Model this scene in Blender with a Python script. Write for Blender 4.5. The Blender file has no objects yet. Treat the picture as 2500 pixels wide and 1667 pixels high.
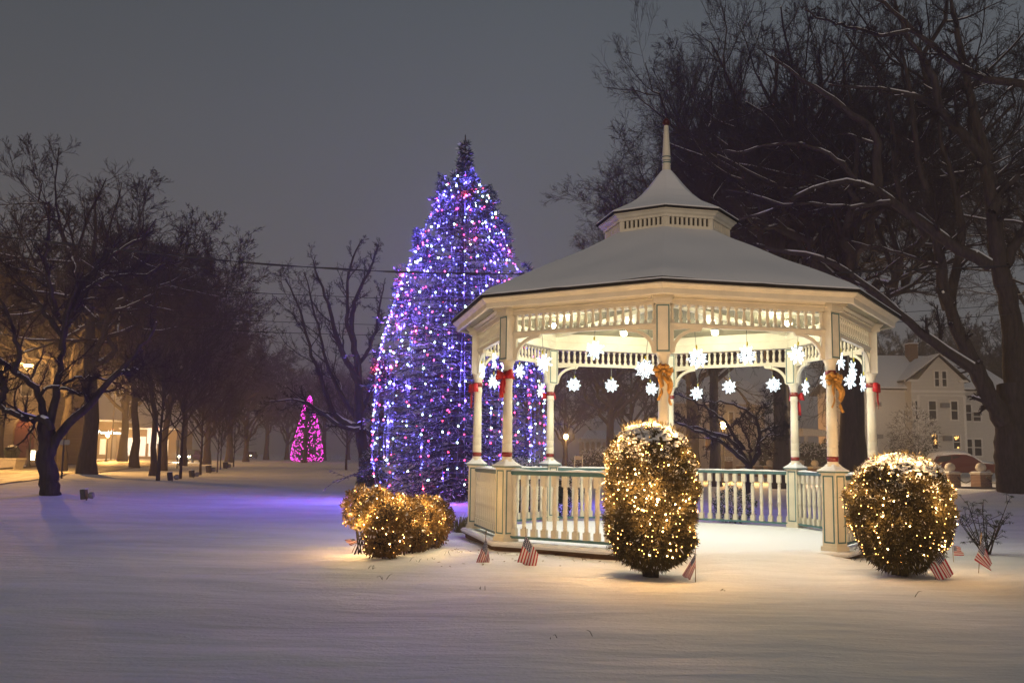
import bpy, math, random
import numpy as np
from mathutils import Vector, Matrix

# ------------------------------------------------------------------ camera, sky, exposure
sc = bpy.context.scene
COL = sc.collection
EYE = 1.537
F_PX, PITCH, ROLL = 2334.38, 0.118818, 0.0146067          # calibrated on a 2500 px wide picture
CX, CY = 1250.0, 833.5
cam_d = bpy.data.cameras.new("camera")
cam_d.sensor_width = 36.0
cam_d.lens = 36.0 * F_PX / 2500.0
cam_d.clip_start = 0.05
cam_d.clip_end = 3000.0
cam = bpy.data.objects.new("camera", cam_d)
COL.objects.link(cam)
cp, sp = math.cos(PITCH), math.sin(PITCH)
cr, sr = math.cos(ROLL), math.sin(ROLL)
fwd = Vector((0, cp, sp)); rgt = Vector((1, 0, 0)); upv = Vector((0, -sp, cp))
r2 = rgt * cr + upv * sr
u2 = upv * cr - rgt * sr
M = Matrix((r2, u2, -fwd)).transposed().to_4x4()
M.translation = Vector((0, 0, EYE))
cam.matrix_world = M
sc.camera = cam

sc.render.engine = 'CYCLES'
sc.render.resolution_x, sc.render.resolution_y = 1024, 682
sc.view_settings.view_transform = 'Standard'
sc.view_settings.look = 'None'
sc.view_settings.exposure = 0.08
sc.view_settings.gamma = 1.0
cy = sc.cycles
cy.use_denoising = True
try:
    cy.denoiser = 'OPENIMAGEDENOISE'
except Exception:
    pass
cy.max_bounces = 4
cy.diffuse_bounces = 2
cy.glossy_bounces = 2
cy.transmission_bounces = 2
cy.volume_bounces = 0
cy.transparent_max_bounces = 4
cy.sample_clamp_indirect = 3.0
cy.sample_clamp_direct = 0.0
cy.caustics_reflective = False
cy.caustics_refractive = False
cy.use_light_tree = True

world = bpy.data.worlds.new("World")
sc.world = world
world.use_nodes = True
nt = world.node_tree
nt.nodes.clear()
wo = nt.nodes.new('ShaderNodeOutputWorld')
sky = nt.nodes.new('ShaderNodeTexSky')
sky.sky_type = 'NISHITA'
sky.sun_disc = False
sky.sun_elevation = math.radians(-2.5)
sky.sun_rotation = math.radians(180)
bg1 = nt.nodes.new('ShaderNodeBackground')
bg1.inputs['Strength'].default_value = 0.05
nt.links.new(sky.outputs[0], bg1.inputs['Color'])
tc = nt.nodes.new('ShaderNodeTexCoord')
sep = nt.nodes.new('ShaderNodeSeparateXYZ')
nt.links.new(tc.outputs['Generated'], sep.inputs[0])
ramp = nt.nodes.new('ShaderNodeValToRGB')                # snow clouds over a town: brighter low down, where the town's light is
e = ramp.color_ramp.elements
e[0].position = 0.0; e[0].color = (0.142, 0.136, 0.137, 1)
e[1].position = 1.0; e[1].color = (0.060, 0.075, 0.084, 1)
for pos, colr in ((0.12, (0.119, 0.125, 0.134)), (0.30, (0.098, 0.108, 0.122)), (0.50, (0.066, 0.080, 0.091))):
    n_ = e.new(pos); n_.color = (*colr, 1)
nt.links.new(sep.outputs['Z'], ramp.inputs[0])
nz = nt.nodes.new('ShaderNodeTexNoise')
nz.inputs['Scale'].default_value = 1.6
nz.inputs['Detail'].default_value = 3
nt.links.new(tc.outputs['Generated'], nz.inputs['Vector'])
mr = nt.nodes.new('ShaderNodeMapRange')
mr.inputs['To Min'].default_value = 0.86
mr.inputs['To Max'].default_value = 1.14
nt.links.new(nz.outputs['Fac'], mr.inputs['Value'])
bg2 = nt.nodes.new('ShaderNodeBackground')
nt.links.new(ramp.outputs[0], bg2.inputs['Color'])
mrx = nt.nodes.new('ShaderNodeMapRange')
mrx.inputs['From Min'].default_value = -.45; mrx.inputs['From Max'].default_value = .0
mrx.inputs['To Min'].default_value = .80; mrx.inputs['To Max'].default_value = 1.0
nt.links.new(sep.outputs['X'], mrx.inputs['Value'])
mlt = nt.nodes.new('ShaderNodeMath'); mlt.operation = 'MULTIPLY'
nt.links.new(mr.outputs[0], mlt.inputs[0]); nt.links.new(mrx.outputs[0], mlt.inputs[1])
nt.links.new(mlt.outputs[0], bg2.inputs['Strength'])
addw = nt.nodes.new('ShaderNodeAddShader')
nt.links.new(bg1.outputs[0], addw.inputs[0])
nt.links.new(bg2.outputs[0], addw.inputs[1])
nt.links.new(addw.outputs[0], wo.inputs['Surface'])

# low warm fill from behind the viewer, added to brighten the gazebo's front
front_fill_d = bpy.data.lights.new("front_fill", 'SUN')
front_fill_d.energy = 0.82
front_fill_d.angle = math.radians(25)
front_fill_d.color = (1.0, 0.74, 0.52)
front_fill = bpy.data.objects.new("front_fill", front_fill_d)
front_fill.rotation_euler = (math.radians(86), 0, math.radians(-10))
COL.objects.link(front_fill)

rng = np.random.default_rng(7)
random.seed(7)
PI = math.pi

# ------------------------------------------------------------------ helpers
def back(x, y, Y):
    """world X, Z (above ground 0) of the photo's pixel (2500 px scale) at distance Y"""
    x = x - CX; y = y - CY
    u = cr * x + sr * y; v = -sr * x + cr * y
    dy = F_PX * cp + v * sp
    return u / dy * Y, EYE + (F_PX * sp - v * cp) / dy * Y

def P(x, y, Y):
    X, Z = back(x, y, Y)
    return Vector((X, Y, Z))

def gpt(x, y):
    X, Z = back(x, y, 1.0)
    Y = -EYE / (Z - EYE)
    return X * Y, Y

def mat(name, color, rough=0.7, bump=0.0, bscale=20.0, var=0.0, vscale=6.0, spec=0.3, emit=None, estr=0.0, metal=0.0, sampling=None, stretch=None):
    m = bpy.data.materials.new(name)
    m.use_nodes = True
    t = m.node_tree
    b = t.nodes['Principled BSDF']
    b.inputs['Base Color'].default_value = (*color, 1)
    b.inputs['Roughness'].default_value = rough
    b.inputs['Specular IOR Level'].default_value = spec
    b.inputs['Metallic'].default_value = metal
    co = t.nodes.new('ShaderNodeTexCoord')
    vec = co.outputs['Object']
    if stretch:
        mp = t.nodes.new('ShaderNodeMapping'); mp.inputs['Scale'].default_value = stretch
        t.links.new(vec, mp.inputs['Vector']); vec = mp.outputs[0]
    if var > 0:
        n = t.nodes.new('ShaderNodeTexNoise'); n.inputs['Scale'].default_value = vscale; n.inputs['Detail'].default_value = 4
        t.links.new(vec, n.inputs['Vector'])
        r = t.nodes.new('ShaderNodeMapRange'); r.inputs['From Min'].default_value = .3; r.inputs['From Max'].default_value = .7
        r.inputs['To Min'].default_value = 1 - var; r.inputs['To Max'].default_value = 1 + var
        t.links.new(n.outputs['Fac'], r.inputs['Value'])
        mx = t.nodes.new('ShaderNodeVectorMath'); mx.operation = 'SCALE'
        mx.inputs[0].default_value = color
        t.links.new(r.outputs[0], mx.inputs['Scale'])
        t.links.new(mx.outputs[0], b.inputs['Base Color'])
    if bump > 0:
        n = t.nodes.new('ShaderNodeTexNoise'); n.inputs['Scale'].default_value = bscale; n.inputs['Detail'].default_value = 5
        t.links.new(vec, n.inputs['Vector'])
        bp = t.nodes.new('ShaderNodeBump'); bp.inputs['Strength'].default_value = bump; bp.inputs['Distance'].default_value = 0.05
        t.links.new(n.outputs['Fac'], bp.inputs['Height'])
        t.links.new(bp.outputs[0], b.inputs['Normal'])
    if emit:
        b.inputs['Emission Color'].default_value = (*emit, 1)
        b.inputs['Emission Strength'].default_value = estr
    if sampling:
        m.cycles.emission_sampling = sampling
    return m

def tag(o, label=None, cat=None, group=None, kind=None):
    if label: o['label'] = label
    if cat: o['category'] = cat
    if group: o['group'] = group
    if kind: o['kind'] = kind
    return o

def empty(name, loc=(0, 0, 0), rz=0.0, **k):
    o = bpy.data.objects.new(name, None)
    o.location = loc; o.rotation_euler = (0, 0, rz)
    o.empty_display_size = 0.2
    COL.objects.link(o)
    tag(o, **k)
    return o

def link_mesh(name, me, parent=None, loc=(0, 0, 0), rot=(0, 0, 0), scale=(1, 1, 1), **k):
    o = bpy.data.objects.new(name, me)
    COL.objects.link(o)
    o.location = loc; o.rotation_euler = rot; o.scale = scale
    if parent is not None: o.parent = parent
    tag(o, **k)
    return o

def raw_mesh(name, verts, faces, m, smooth=False, nper=None, mats=None, midx=None):
    """verts (n,3) array; faces (k, nper) int array"""
    me = bpy.data.meshes.new(name)
    verts = np.asarray(verts, np.float32).reshape(-1, 3)
    faces = np.asarray(faces, np.int32)
    k, q = faces.shape
    me.vertices.add(len(verts)); me.vertices.foreach_set('co', verts.ravel())
    me.loops.add(k * q); me.loops.foreach_set('vertex_index', faces.ravel())
    me.polygons.add(k)
    me.polygons.foreach_set('loop_start', np.arange(0, k * q, q, dtype=np.int32))
    me.polygons.foreach_set('loop_total', np.full(k, q, np.int32))
    if smooth: me.polygons.foreach_set('use_smooth', np.ones(k, bool))
    if midx is not None: me.polygons.foreach_set('material_index', np.asarray(midx, np.int32))
    me.update(calc_edges=True)
    for mm in (mats or [m]): me.materials.append(mm)
    return me

class MB:
    """mesh builder: several shapes in one mesh, several materials"""
    def __init__(s): s.v = []; s.f = []; s.mi = []; s.sm = []
    def add(s, v, f, mi=0, smooth=False):
        b = len(s.v)
        s.v += [tuple(p) for p in v]
        s.f += [tuple(i + b for i in q) for q in f]
        s.mi += [mi] * len(f); s.sm += [smooth] * len(f)
        return s
    def box(s, x0, x1, y0, y1, z0, z1, mi=0, T=None):
        v = [(x0, y0, z0), (x1, y0, z0), (x1, y1, z0), (x0, y1, z0), (x0, y0, z1), (x1, y0, z1), (x1, y1, z1), (x0, y1, z1)]
        if T is not None: v = [T @ Vector(p) for p in v]
        return s.add(v, [(0, 3, 2, 1), (4, 5, 6, 7), (0, 1, 5, 4), (1, 2, 6, 5), (2, 3, 7, 6), (3, 0, 4, 7)], mi)
    def bar(s, a, b, w, h, mi=0):
        a = Vector(a); b = Vector(b); d = (b - a); L = d.length; d.normalize()
        up = Vector((0, 0, 1)) if abs(d.z) < .95 else Vector((1, 0, 0))
        sx = d.cross(up).normalized(); sz = sx.cross(d)
        T = Matrix((sx, d, sz)).transposed().to_4x4(); T.translation = a
        return s.box(-w / 2, w / 2, 0, L, -h / 2, h / 2, mi, T)
    def lathe(s, prof, n=12, c=(0, 0, 0), mi=0, caps=True, T=None, smooth=True, phase=0.0):
        v = []; f = []
        for r, z in prof:
            for i in range(n):
                a = 2 * PI * i / n + phase
                p = Vector((c[0] + r * math.cos(a), c[1] + r * math.sin(a), c[2] + z))
                v.append(T @ p if T is not None else p)
        for j in range(len(prof) - 1):
            for i in range(n):
                f.append((j * n + i, j * n + (i + 1) % n, (j + 1) * n + (i + 1) % n, (j + 1) * n + i))
        s.add(v, f, mi, smooth)
        if caps:
            if prof[0][0] > 1e-5: s.add(v[:n], [tuple(reversed(range(n)))], mi)
            if prof[-1][0] > 1e-5: s.add(v[-n:], [tuple(range(n))], mi)
        return s
    def tube(s, pts, rad, n=6, mi=0, smooth=True):
        pts = [Vector(p) for p in pts]; v = []; f = []
        if not hasattr(rad, '__len__'): rad = [rad] * len(pts)
        ref = Vector((0.3, 0.2, 0.93))
        for j, p in enumerate(pts):
            d = (pts[min(j + 1, len(pts) - 1)] - pts[max(j - 1, 0)]).normalized()
            a = d.cross(ref)
            if a.length < .1: a = d.cross(Vector((1, 0, 0)))
            a.normalize(); b = d.cross(a)
            for i in range(n):
                t = 2 * PI * i / n
                v.append(p + (a * math.cos(t) + b * math.sin(t)) * rad[j])
        for j in range(len(pts) - 1):
            for i in range(n):
                f.append((j * n + i, j * n + (i + 1) % n, (j + 1) * n + (i + 1) % n, (j + 1) * n + i))
        f.append(tuple(reversed(range(n)))); f.append(tuple((len(pts) - 1) * n + i for i in range(n)))
        return s.add(v, f, mi, smooth)
    def prism(s, poly, y0, y1, mi=0, T=None):
        """2-D polygon in x,z extruded along y"""
        n = len(poly)
        v = [(x, y0, z) for x, z in poly] + [(x, y1, z) for x, z in poly]
        if T is not None: v = [T @ Vector(p) for p in v]
        f = [tuple(range(n)), tuple(reversed(range(n, 2 * n)))]
        f += [((i + 1) % n, i, n + i, n + (i + 1) % n) for i in range(n)]
        return s.add(v, f, mi)
    def mesh(s, name, mats):
        me = bpy.data.meshes.new(name)
        me.from_pydata([tuple(p) for p in s.v], [], s.f)
        for m in (mats if isinstance(mats, (list, tuple)) else [mats]): me.materials.append(m)
        me.polygons.foreach_set('material_index', s.mi)
        me.polygons.foreach_set('use_smooth', s.sm)
        me.update()
        return me
    def obj(s, name, mats, parent=None, **k):
        loc = k.pop('loc', (0, 0, 0)); rot = k.pop('rot', (0, 0, 0))
        return link_mesh(name, s.mesh(name, mats), parent, loc, rot, **k)

def bevel(o, w=0.006, seg=1):
    b = o.modifiers.new('bevel', 'BEVEL'); b.width = w; b.segments = seg; b.limit_method = 'ANGLE'; b.angle_limit = .6
    return o

# ------------------------------------------------------------------ materials
SNOW = mat('snow', (0.80, 0.82, 0.86), rough=0.75, bump=0.25, bscale=40, spec=0.25)
def ground_snow():
    m = mat('ground_snow', (0.80, 0.81, 0.84), rough=0.72, spec=0.3)
    t = m.node_tree; b = t.nodes['Principled BSDF']
    co = t.nodes.new('ShaderNodeTexCoord')
    mp = t.nodes.new('ShaderNodeMapping'); mp.inputs['Scale'].default_value = (0.45, 1.5, 1)
    t.links.new(co.outputs['Object'], mp.inputs[0])
    n1 = t.nodes.new('ShaderNodeTexNoise'); n1.inputs['Scale'].default_value = 1.1; n1.inputs['Detail'].default_value = 6; n1.inputs['Roughness'].default_value = .55
    t.links.new(mp.outputs[0], n1.inputs['Vector'])
    n2 = t.nodes.new('ShaderNodeTexNoise'); n2.inputs['Scale'].default_value = 26; n2.inputs['Detail'].default_value = 4
    t.links.new(co.outputs['Object'], n2.inputs['Vector'])
    b1 = t.nodes.new('ShaderNodeBump'); b1.inputs['Strength'].default_value = .42; b1.inputs['Distance'].default_value = .30
    t.links.new(n1.outputs[0], b1.inputs['Height'])
    b2 = t.nodes.new('ShaderNodeBump'); b2.inputs['Strength'].default_value = .35; b2.inputs['Distance'].default_value = .02
    t.links.new(n2.outputs[0], b2.inputs['Height']); t.links.new(b1.outputs[0], b2.inputs['Normal'])
    t.links.new(b2.outputs[0], b.inputs['Normal'])
    n3 = t.nodes.new('ShaderNodeTexNoise'); n3.inputs['Scale'].default_value = .6; n3.inputs['Detail'].default_value = 5
    t.links.new(mp.outputs[0], n3.inputs['Vector'])
    cr_ = t.nodes.new('ShaderNodeValToRGB'); cr_.color_ramp.elements[0].color = (.70, .71, .74, 1); cr_.color_ramp.elements[1].color = (.88, .88, .90, 1)
    cr_.color_ramp.elements[0].position = .3; cr_.color_ramp.elements[1].position = .7
    t.links.new(n3.outputs[0], cr_.inputs[0]); t.links.new(cr_.outputs[0], b.inputs['Base Color'])
    return m
GROUND = ground_snow()
CREAM = mat('cream_paint', (0.74, 0.69, 0.56), rough=0.5, bump=0.10, bscale=35, var=0.09, vscale=4, spec=0.35)
TEAL = mat('grey_teal_paint', (0.07, 0.16, 0.17), rough=0.5, spec=0.35, var=.1)
MAROON = mat('maroon_gloss_paint', (0.20, 0.022, 0.016), rough=0.18, spec=0.6)
SHINGLE = mat('dark_shingle', (0.02, 0.018, 0.017), rough=0.9)
DECKW = mat('wet_brown_wood', (0.11, 0.06, 0.03), rough=0.7, bump=.4, bscale=15, var=.3, stretch=(1, 1, 6))
BARK = mat('bark', (0.040, 0.032, 0.026), rough=0.9, bump=0.9, bscale=9, var=0.45, vscale=7, stretch=(1.6, 1.6, .35))
TWIG = mat('twig_bark', (0.022, 0.017, 0.017), rough=0.9)
NEEDLE = mat('spruce_needles', (0.035, 0.06, 0.045), rough=0.65, var=.35, vscale=9)
NEEDLESNOW = mat('snow_on_needles', (0.62, 0.64, 0.68), rough=0.7)
YEW = mat('yew_leaves', (0.085, 0.064, 0.025), rough=0.5, var=.4, vscale=14)
HEDGELEAF = mat('privet_leaves', (0.17, 0.10, 0.030), rough=0.5, var=.5, vscale=12)
RHODO = mat('rhododendron_leaves', (0.045, 0.06, 0.035), rough=0.45, var=.3)
METAL = mat('dark_metal', (0.02, 0.02, 0.022), rough=0.5, spec=.5)
GREYMETAL = mat('grey_metal', (0.22, 0.22, 0.22), rough=0.5, metal=.4)
STONE = mat('cast_stone', (0.50, 0.45, 0.36), rough=0.85, bump=.3, bscale=20, var=.12)
WIRE = mat('light_wire', (0.20, 0.22, 0.22), rough=0.5)
CLAP = mat('clapboard', (0.62, 0.61, 0.58), rough=0.7)
GLASS = mat('dark_glass', (0.012, 0.013, 0.015), rough=0.12, spec=.6)
WHITEP = mat('white_paint', (0.72, 0.71, 0.68), rough=0.6, var=.05)
STREETWARM = (1.0, 0.50, 0.13)

def add_lines(m, vec_scale, depth=0.03, axis='Z', freq=7.0):
    """horizontal board lines as bump"""
    t = m.node_tree; b = t.nodes['Principled BSDF']
    co = t.nodes.new('ShaderNodeTexCoord')
    w = t.nodes.new('ShaderNodeTexWave'); w.bands_direction = axis; w.wave_profile = 'SAW'; w.inputs['Scale'].default_value = freq
    t.links.new(co.outputs['Object'], w.inputs['Vector'])
    bp = t.nodes.new('ShaderNodeBump'); bp.inputs['Strength'].default_value = 1; bp.inputs['Distance'].default_value = depth
    t.links.new(w.outputs['Fac'], bp.inputs['Height']); t.links.new(bp.outputs[0], b.inputs['Normal'])
    return m
add_lines(CLAP, 1, .03, 'Z', 2.6)

def brick_mat(name, c1, c2, mortar, scale=1.0):
    m = bpy.data.materials.new(name); m.use_nodes = True
    t = m.node_tree; b = t.nodes['Principled BSDF']; b.inputs['Roughness'].default_value = .85
    co = t.nodes.new('ShaderNodeTexCoord'); mp = t.nodes.new('ShaderNodeMapping')
    mp.inputs['Rotation'].default_value = (PI / 2, 0, 0)
    t.links.new(co.outputs['Object'], mp.inputs[0])
    k = t.nodes.new('ShaderNodeTexBrick')
    k.inputs['Color1'].default_value = (*c1, 1); k.inputs['Color2'].default_value = (*c2, 1); k.inputs['Mortar'].default_value = (*mortar, 1)
    k.inputs['Scale'].default_value = scale; k.inputs['Brick Width'].default_value = .22; k.inputs['Row Height'].default_value = .075; k.inputs['Mortar Size'].default_value = .008
    t.links.new(mp.outputs[0], k.inputs['Vector']); t.links.new(k.outputs['Color'], b.inputs['Base Color'])
    bp = t.nodes.new('ShaderNodeBump'); bp.inputs['Distance'].default_value = -.01
    t.links.new(k.outputs['Fac'], bp.inputs['Height']); t.links.new(bp.outputs[0], b.inputs['Normal'])
    return m
BRICK = brick_mat('brick', (.19, .085, .045), (.13, .06, .035), (.30, .26, .20))
BRICKWALL = brick_mat('brown_brick_wall', (.26, .17, .10), (.19, .12, .07), (.25, .2, .14), .5)

def emat(name, c, s, sampling='NONE'):
    return mat(name, (0.8, 0.8, 0.8), rough=.4, emit=c, estr=s, sampling=sampling)
B_WARM = emat('warm_bulb', (1.0, 0.46, 0.10), 14)
B_WARMC = emat('warm_bulb_bright', (1.0, 0.60, 0.22), 34)
B_RED = emat('red_bulb', (1.0, 0.02, 0.06), 5)
B_BLUE = emat('blue_bulb', (0.09, 0.13, 1.0), 5.5)
B_WHITE = emat('cool_white_bulb', (0.66, 1.0, 0.92), 12)
B_MAG = emat('magenta_bulb', (1.0, 0.03, 0.66), 10)
FLAKE = emat('snowflake_glow', (0.72, 0.90, 1.0), 1.9)
LAMPGLOW = emat('lamp_glow', (1.0, 0.86, 0.55), 12)
SODIUM = emat('sodium_lamp', (1.0, 0.62, 0.18), 40)
ORANGEL = emat('orange_lamp', (1.0, 0.35, 0.06), 24)

def point(loc, energy, color, radius=0.05, parent=None, name='light'):
    d = bpy.data.lights.new(name, 'POINT'); d.energy = energy; d.color = color; d.shadow_soft_size = radius
    o = bpy.data.objects.new(name, d); o.location = loc; COL.objects.link(o)
    if parent is not None: o.parent = parent
    return o

# ------------------------------------------------------------------ ground
GC = Vector((2.86167, 17.5, 0)); GR = 3.54838; TH = -0.178604
def va(k): return -PI / 2 + TH + k * PI / 4       # k: 0 front, 1 front-right, 2 right ... 7 front-left
def vtx(k, r, z=0.0): a = va(k); return Vector((GC.x + r * math.cos(a), GC.y + r * math.sin(a), z))

def sst(x, a, b):
    t = np.clip((x - a) / (b - a), 0, 1); return t * t * (3 - 2 * t)
MOUNDS = []
def gh(x, y):
    x = np.asarray(x, float); y = np.asarray(y, float)
    z = 0.022 * np.sin(x * .9 + 1.3 * np.sin(y * .35)) * np.cos(y * .7 + .6 * np.sin(x * .5)) + 0.012 * np.sin(x * 2.3 + y * 1.1) * np.sin(y * 2.9 - x)
    z = z + 0.05 * np.sin(x * .13 + 1) * np.sin(y * .11)
    yy = np.maximum(y, 1.0)
    z = z + np.clip((y - 43) * .021, 0, .8) * sst(x / yy, .30, .42)
    for mx, my, mh, ms in MOUNDS:
        z = z + mh * np.exp(-((x - mx) ** 2 + (y - my) ** 2) / (2 * ms * ms))
    # ramp of snow up to the gazebo's entrance (facet between vertex 0 and 1)
    am = (va(0) + va(1)) / 2; nx, ny = math.cos(am), math.sin(am)
    dx = x - GC.x; dy = y - GC.y
    out = dx * nx + dy * ny; lat = -dx * ny + dy * nx
    z = z + .165 * (1 - sst(out, 3.35, 5.2)) * (out > 3.0) * (1 - sst(np.abs(lat), .75, 1.9))
    # level under the gazebo
    rr = np.hypot(dx, dy)
    lump = np.sin(x * 7.1 + 2 * np.sin(y * 5)) * np.sin(y * 8.3 + 2 * np.sin(x * 6)) + .6 * np.sin(x * 15 + y * 4) * np.sin(y * 13 - x * 5)
    z = z + .022 * lump * np.exp(-((rr - 4.25) / .45) ** 2) * (y < 18) * (1 - sst(out, 2.6, 3.0) * (np.abs(lat) < 2))
    z = z + .02 * lump * np.exp(-((x + 1.2) ** 2 + (y - 14.4) ** 2) / .9)
    return z
def gz(x, y): return float(gh(x, y))

# ------------------------------------------------------------------ trees: vectorised growth
def unit(a): return a / np.maximum(np.linalg.norm(a, axis=-1, keepdims=True), 1e-9)

def grow(P0, D0, L, R0, R1, m, wander, up, rg):
    n = len(P0)
    pts = np.zeros((n, m, 3)); rad = np.zeros((n, m)); dirs = np.zeros((n, m, 3))
    p = P0.copy(); d = unit(D0)
    for j in range(m):
        pts[:, j] = p; dirs[:, j] = d
        t = j / (m - 1)
        rad[:, j] = R0 * (1 - t) + R1 * t
        d = unit(d + wander * rg.normal(size=(n, 3)) + np.array([0, 0, up]))
        p = p + d * (L / (m - 1))[:, None]
    return pts, rad, dirs

def spawn(pts, rad, dirs, L, per, t0, t1, ang, angv, lr, rr, rg, planar=0.0):
    """children of every polyline: start points, directions, lengths, radii"""
    n, m, _ = pts.shape
    k = n * per
    par = np.repeat(np.arange(n), per)
    base = np.tile((np.arange(per) + .5) / per, n)
    t = t0 + (t1 - t0) * np.clip(base + rg.uniform(-.5, .5, k) / per, 0, 1)
    fi = t * (m - 1); i0 = np.minimum(fi.astype(int), m - 2); fr = fi - i0
    p = pts[par, i0] * (1 - fr)[:, None] + pts[par, i0 + 1] * fr[:, None]
    r = rad[par, i0] * (1 - fr) + rad[par, i0 + 1] * fr
    d = dirs[par, i0]
    q = unit(np.cross(d, rg.normal(size=(k, 3)) * np.array([1, 1, 1 - planar])))
    a = ang + angv * rg.normal(size=k)
    dd = unit(d * np.cos(a)[:, None] + q * np.sin(a)[:, None])
    ln = L[par] * lr * rg.uniform(.40, 1.40, k) * (1.15 - .6 * t)
    rr_ = np.minimum(r * .75, r * rr * rg.uniform(.8, 1.15, k))
    return p, dd, ln, rr_

def tubes(batches):
    V = []; Fq = []; off = 0
    for pts, rad, k in batches:
        n, m, _ = pts.shape
        tg = np.empty_like(pts)
        tg[:, 1:-1] = pts[:, 2:] - pts[:, :-2]; tg[:, 0] = pts[:, 1] - pts[:, 0]; tg[:, -1] = pts[:, -1] - pts[:, -2]
        tg = unit(tg)
        ref = np.array([.31, .17, .12]) + 0 * tg
        vert = np.abs(tg @ unit(np.array([.31, .17, .12]))) > .9
        ref[vert] = [0, .2, -.9]
        a = unit(np.cross(tg, ref)); b = np.cross(tg, a)
        th = np.arange(k) * 2 * PI / k
        ring = pts[:, :, None, :] + rad[:, :, None, None] * (a[:, :, None, :] * np.cos(th)[None, None, :, None] + b[:, :, None, :] * np.sin(th)[None, None, :, None])
        V.append(ring.reshape(-1, 3))
        idx = np.arange(n * m * k).reshape(n, m, k) + off
        q = np.stack([idx[:, :-1, :], np.roll(idx, -1, 2)[:, :-1, :], np.roll(idx, -1, 2)[:, 1:, :], idx[:, 1:, :]], -1)
        Fq.append(q.reshape(-1, 4)); off += n * m * k
    return np.concatenate(V), np.concatenate(Fq)

def resample(poly, m):
    poly = np.asarray(poly, float)
    d = np.r_[0, np.cumsum(np.linalg.norm(np.diff(poly[:, :3], axis=0), axis=1))]
    t = np.linspace(0, d[-1], m)
    out = np.stack([np.interp(t, d, poly[:, i]) for i in range(poly.shape[1])], -1)
    for _ in range(2):
        out[1:-1] = .25 * out[:-2] + .5 * out[1:-1] + .25 * out[2:]
    return out

def limbs_to_level(limbs, m=14, jit=.01, rg=None):
    pts = []; rad = []
    for L_ in limbs:
        a = resample(L_, m)
        if rg is not None: a[1:-1, :3] += rg.normal(size=(m - 2, 3)) * jit
        pts.append(a[:, :3]); rad.append(a[:, 3])
    pts = np.array(pts); rad = np.array(rad)
    dirs = np.empty_like(pts); dirs[:, :-1] = pts[:, 1:] - pts[:, :-1]; dirs[:, -1] = dirs[:, -2]
    return pts, rad, unit(dirs)

def snow_on(batches, minr, rg, cover=.9, zthr=.72):
    """snow lying along the upper side of the thicker limbs"""
    out = []
    for pts, rad, k in batches:
        n, m, _ = pts.shape
        tg = unit(np.gradient(pts, axis=1))
        flat = np.sqrt(np.maximum(0, 1 - tg[..., 2] ** 2))
        w = rad * .74 * np.clip((flat - (1 - zthr)) / .5, 0, 1) * (rad > minr)
        w = w * (rg.uniform(size=(n, m)) < cover)
        keep = (w > 0).sum(1) >= 2
        if not keep.any(): continue
        pp = pts.copy(); pp[..., 2] += rad * .62
        w = np.maximum(w, 1e-4)
        out.append((pp[keep], w[keep], 5))
    return out

def branching(level0, L0, spec, seed, minr=.004, tipr=.35):
    """level0 (pts, rad, dirs); spec rows: per, t0, t1, angle, anglevar, lenratio, radratio, npts, wander, up, sides"""
    rg = np.random.default_rng(seed)
    res = []; cur = level0; L = L0
    for per, t0, t1, ang, av, lr, rr, m, wd, up, k in spec:
        p, d, ln, r = spawn(*cur, L, per, t0, t1, ang, av, lr, rr, rg)
        r = np.maximum(r, minr)
        pts, rad, dirs = grow(p, d, ln, r, np.maximum(r * tipr, minr * .7), m, wd, up, rg)
        res.append((pts, rad, k)); cur = (pts, rad, dirs); L = ln
    return res

def tree_object(name, trunk_b, crown_b, loc, label, cat='tree', group=None, snow=None, rz=0, scale=(1, 1, 1)):
    root = empty(name, loc, rz, label=label, cat=cat, group=group); root.scale = scale
    v, f = tubes(trunk_b)
    tr = link_mesh('trunk', raw_mesh('trunk', v, f, BARK, True), root)
    v, f = tubes(crown_b)
    link_mesh('crown', raw_mesh('crown', v, f, TWIG, True), root)
    if snow:
        v, f = tubes(snow)
        link_mesh('branch_snow', raw_mesh('branch_snow', v, f, SNOW, True), root)
    return root

def copy_tree(o, loc, rz, scale, label, group=None):
    c = o.copy(); COL.objects.link(c); c.location = loc; c.rotation_euler = (0, 0, rz); c.scale = scale
    c['label'] = label
    if group: c['group'] = group
    for ch in o.children:
        d = ch.copy(); COL.objects.link(d); d.parent = c
    return c

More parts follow.
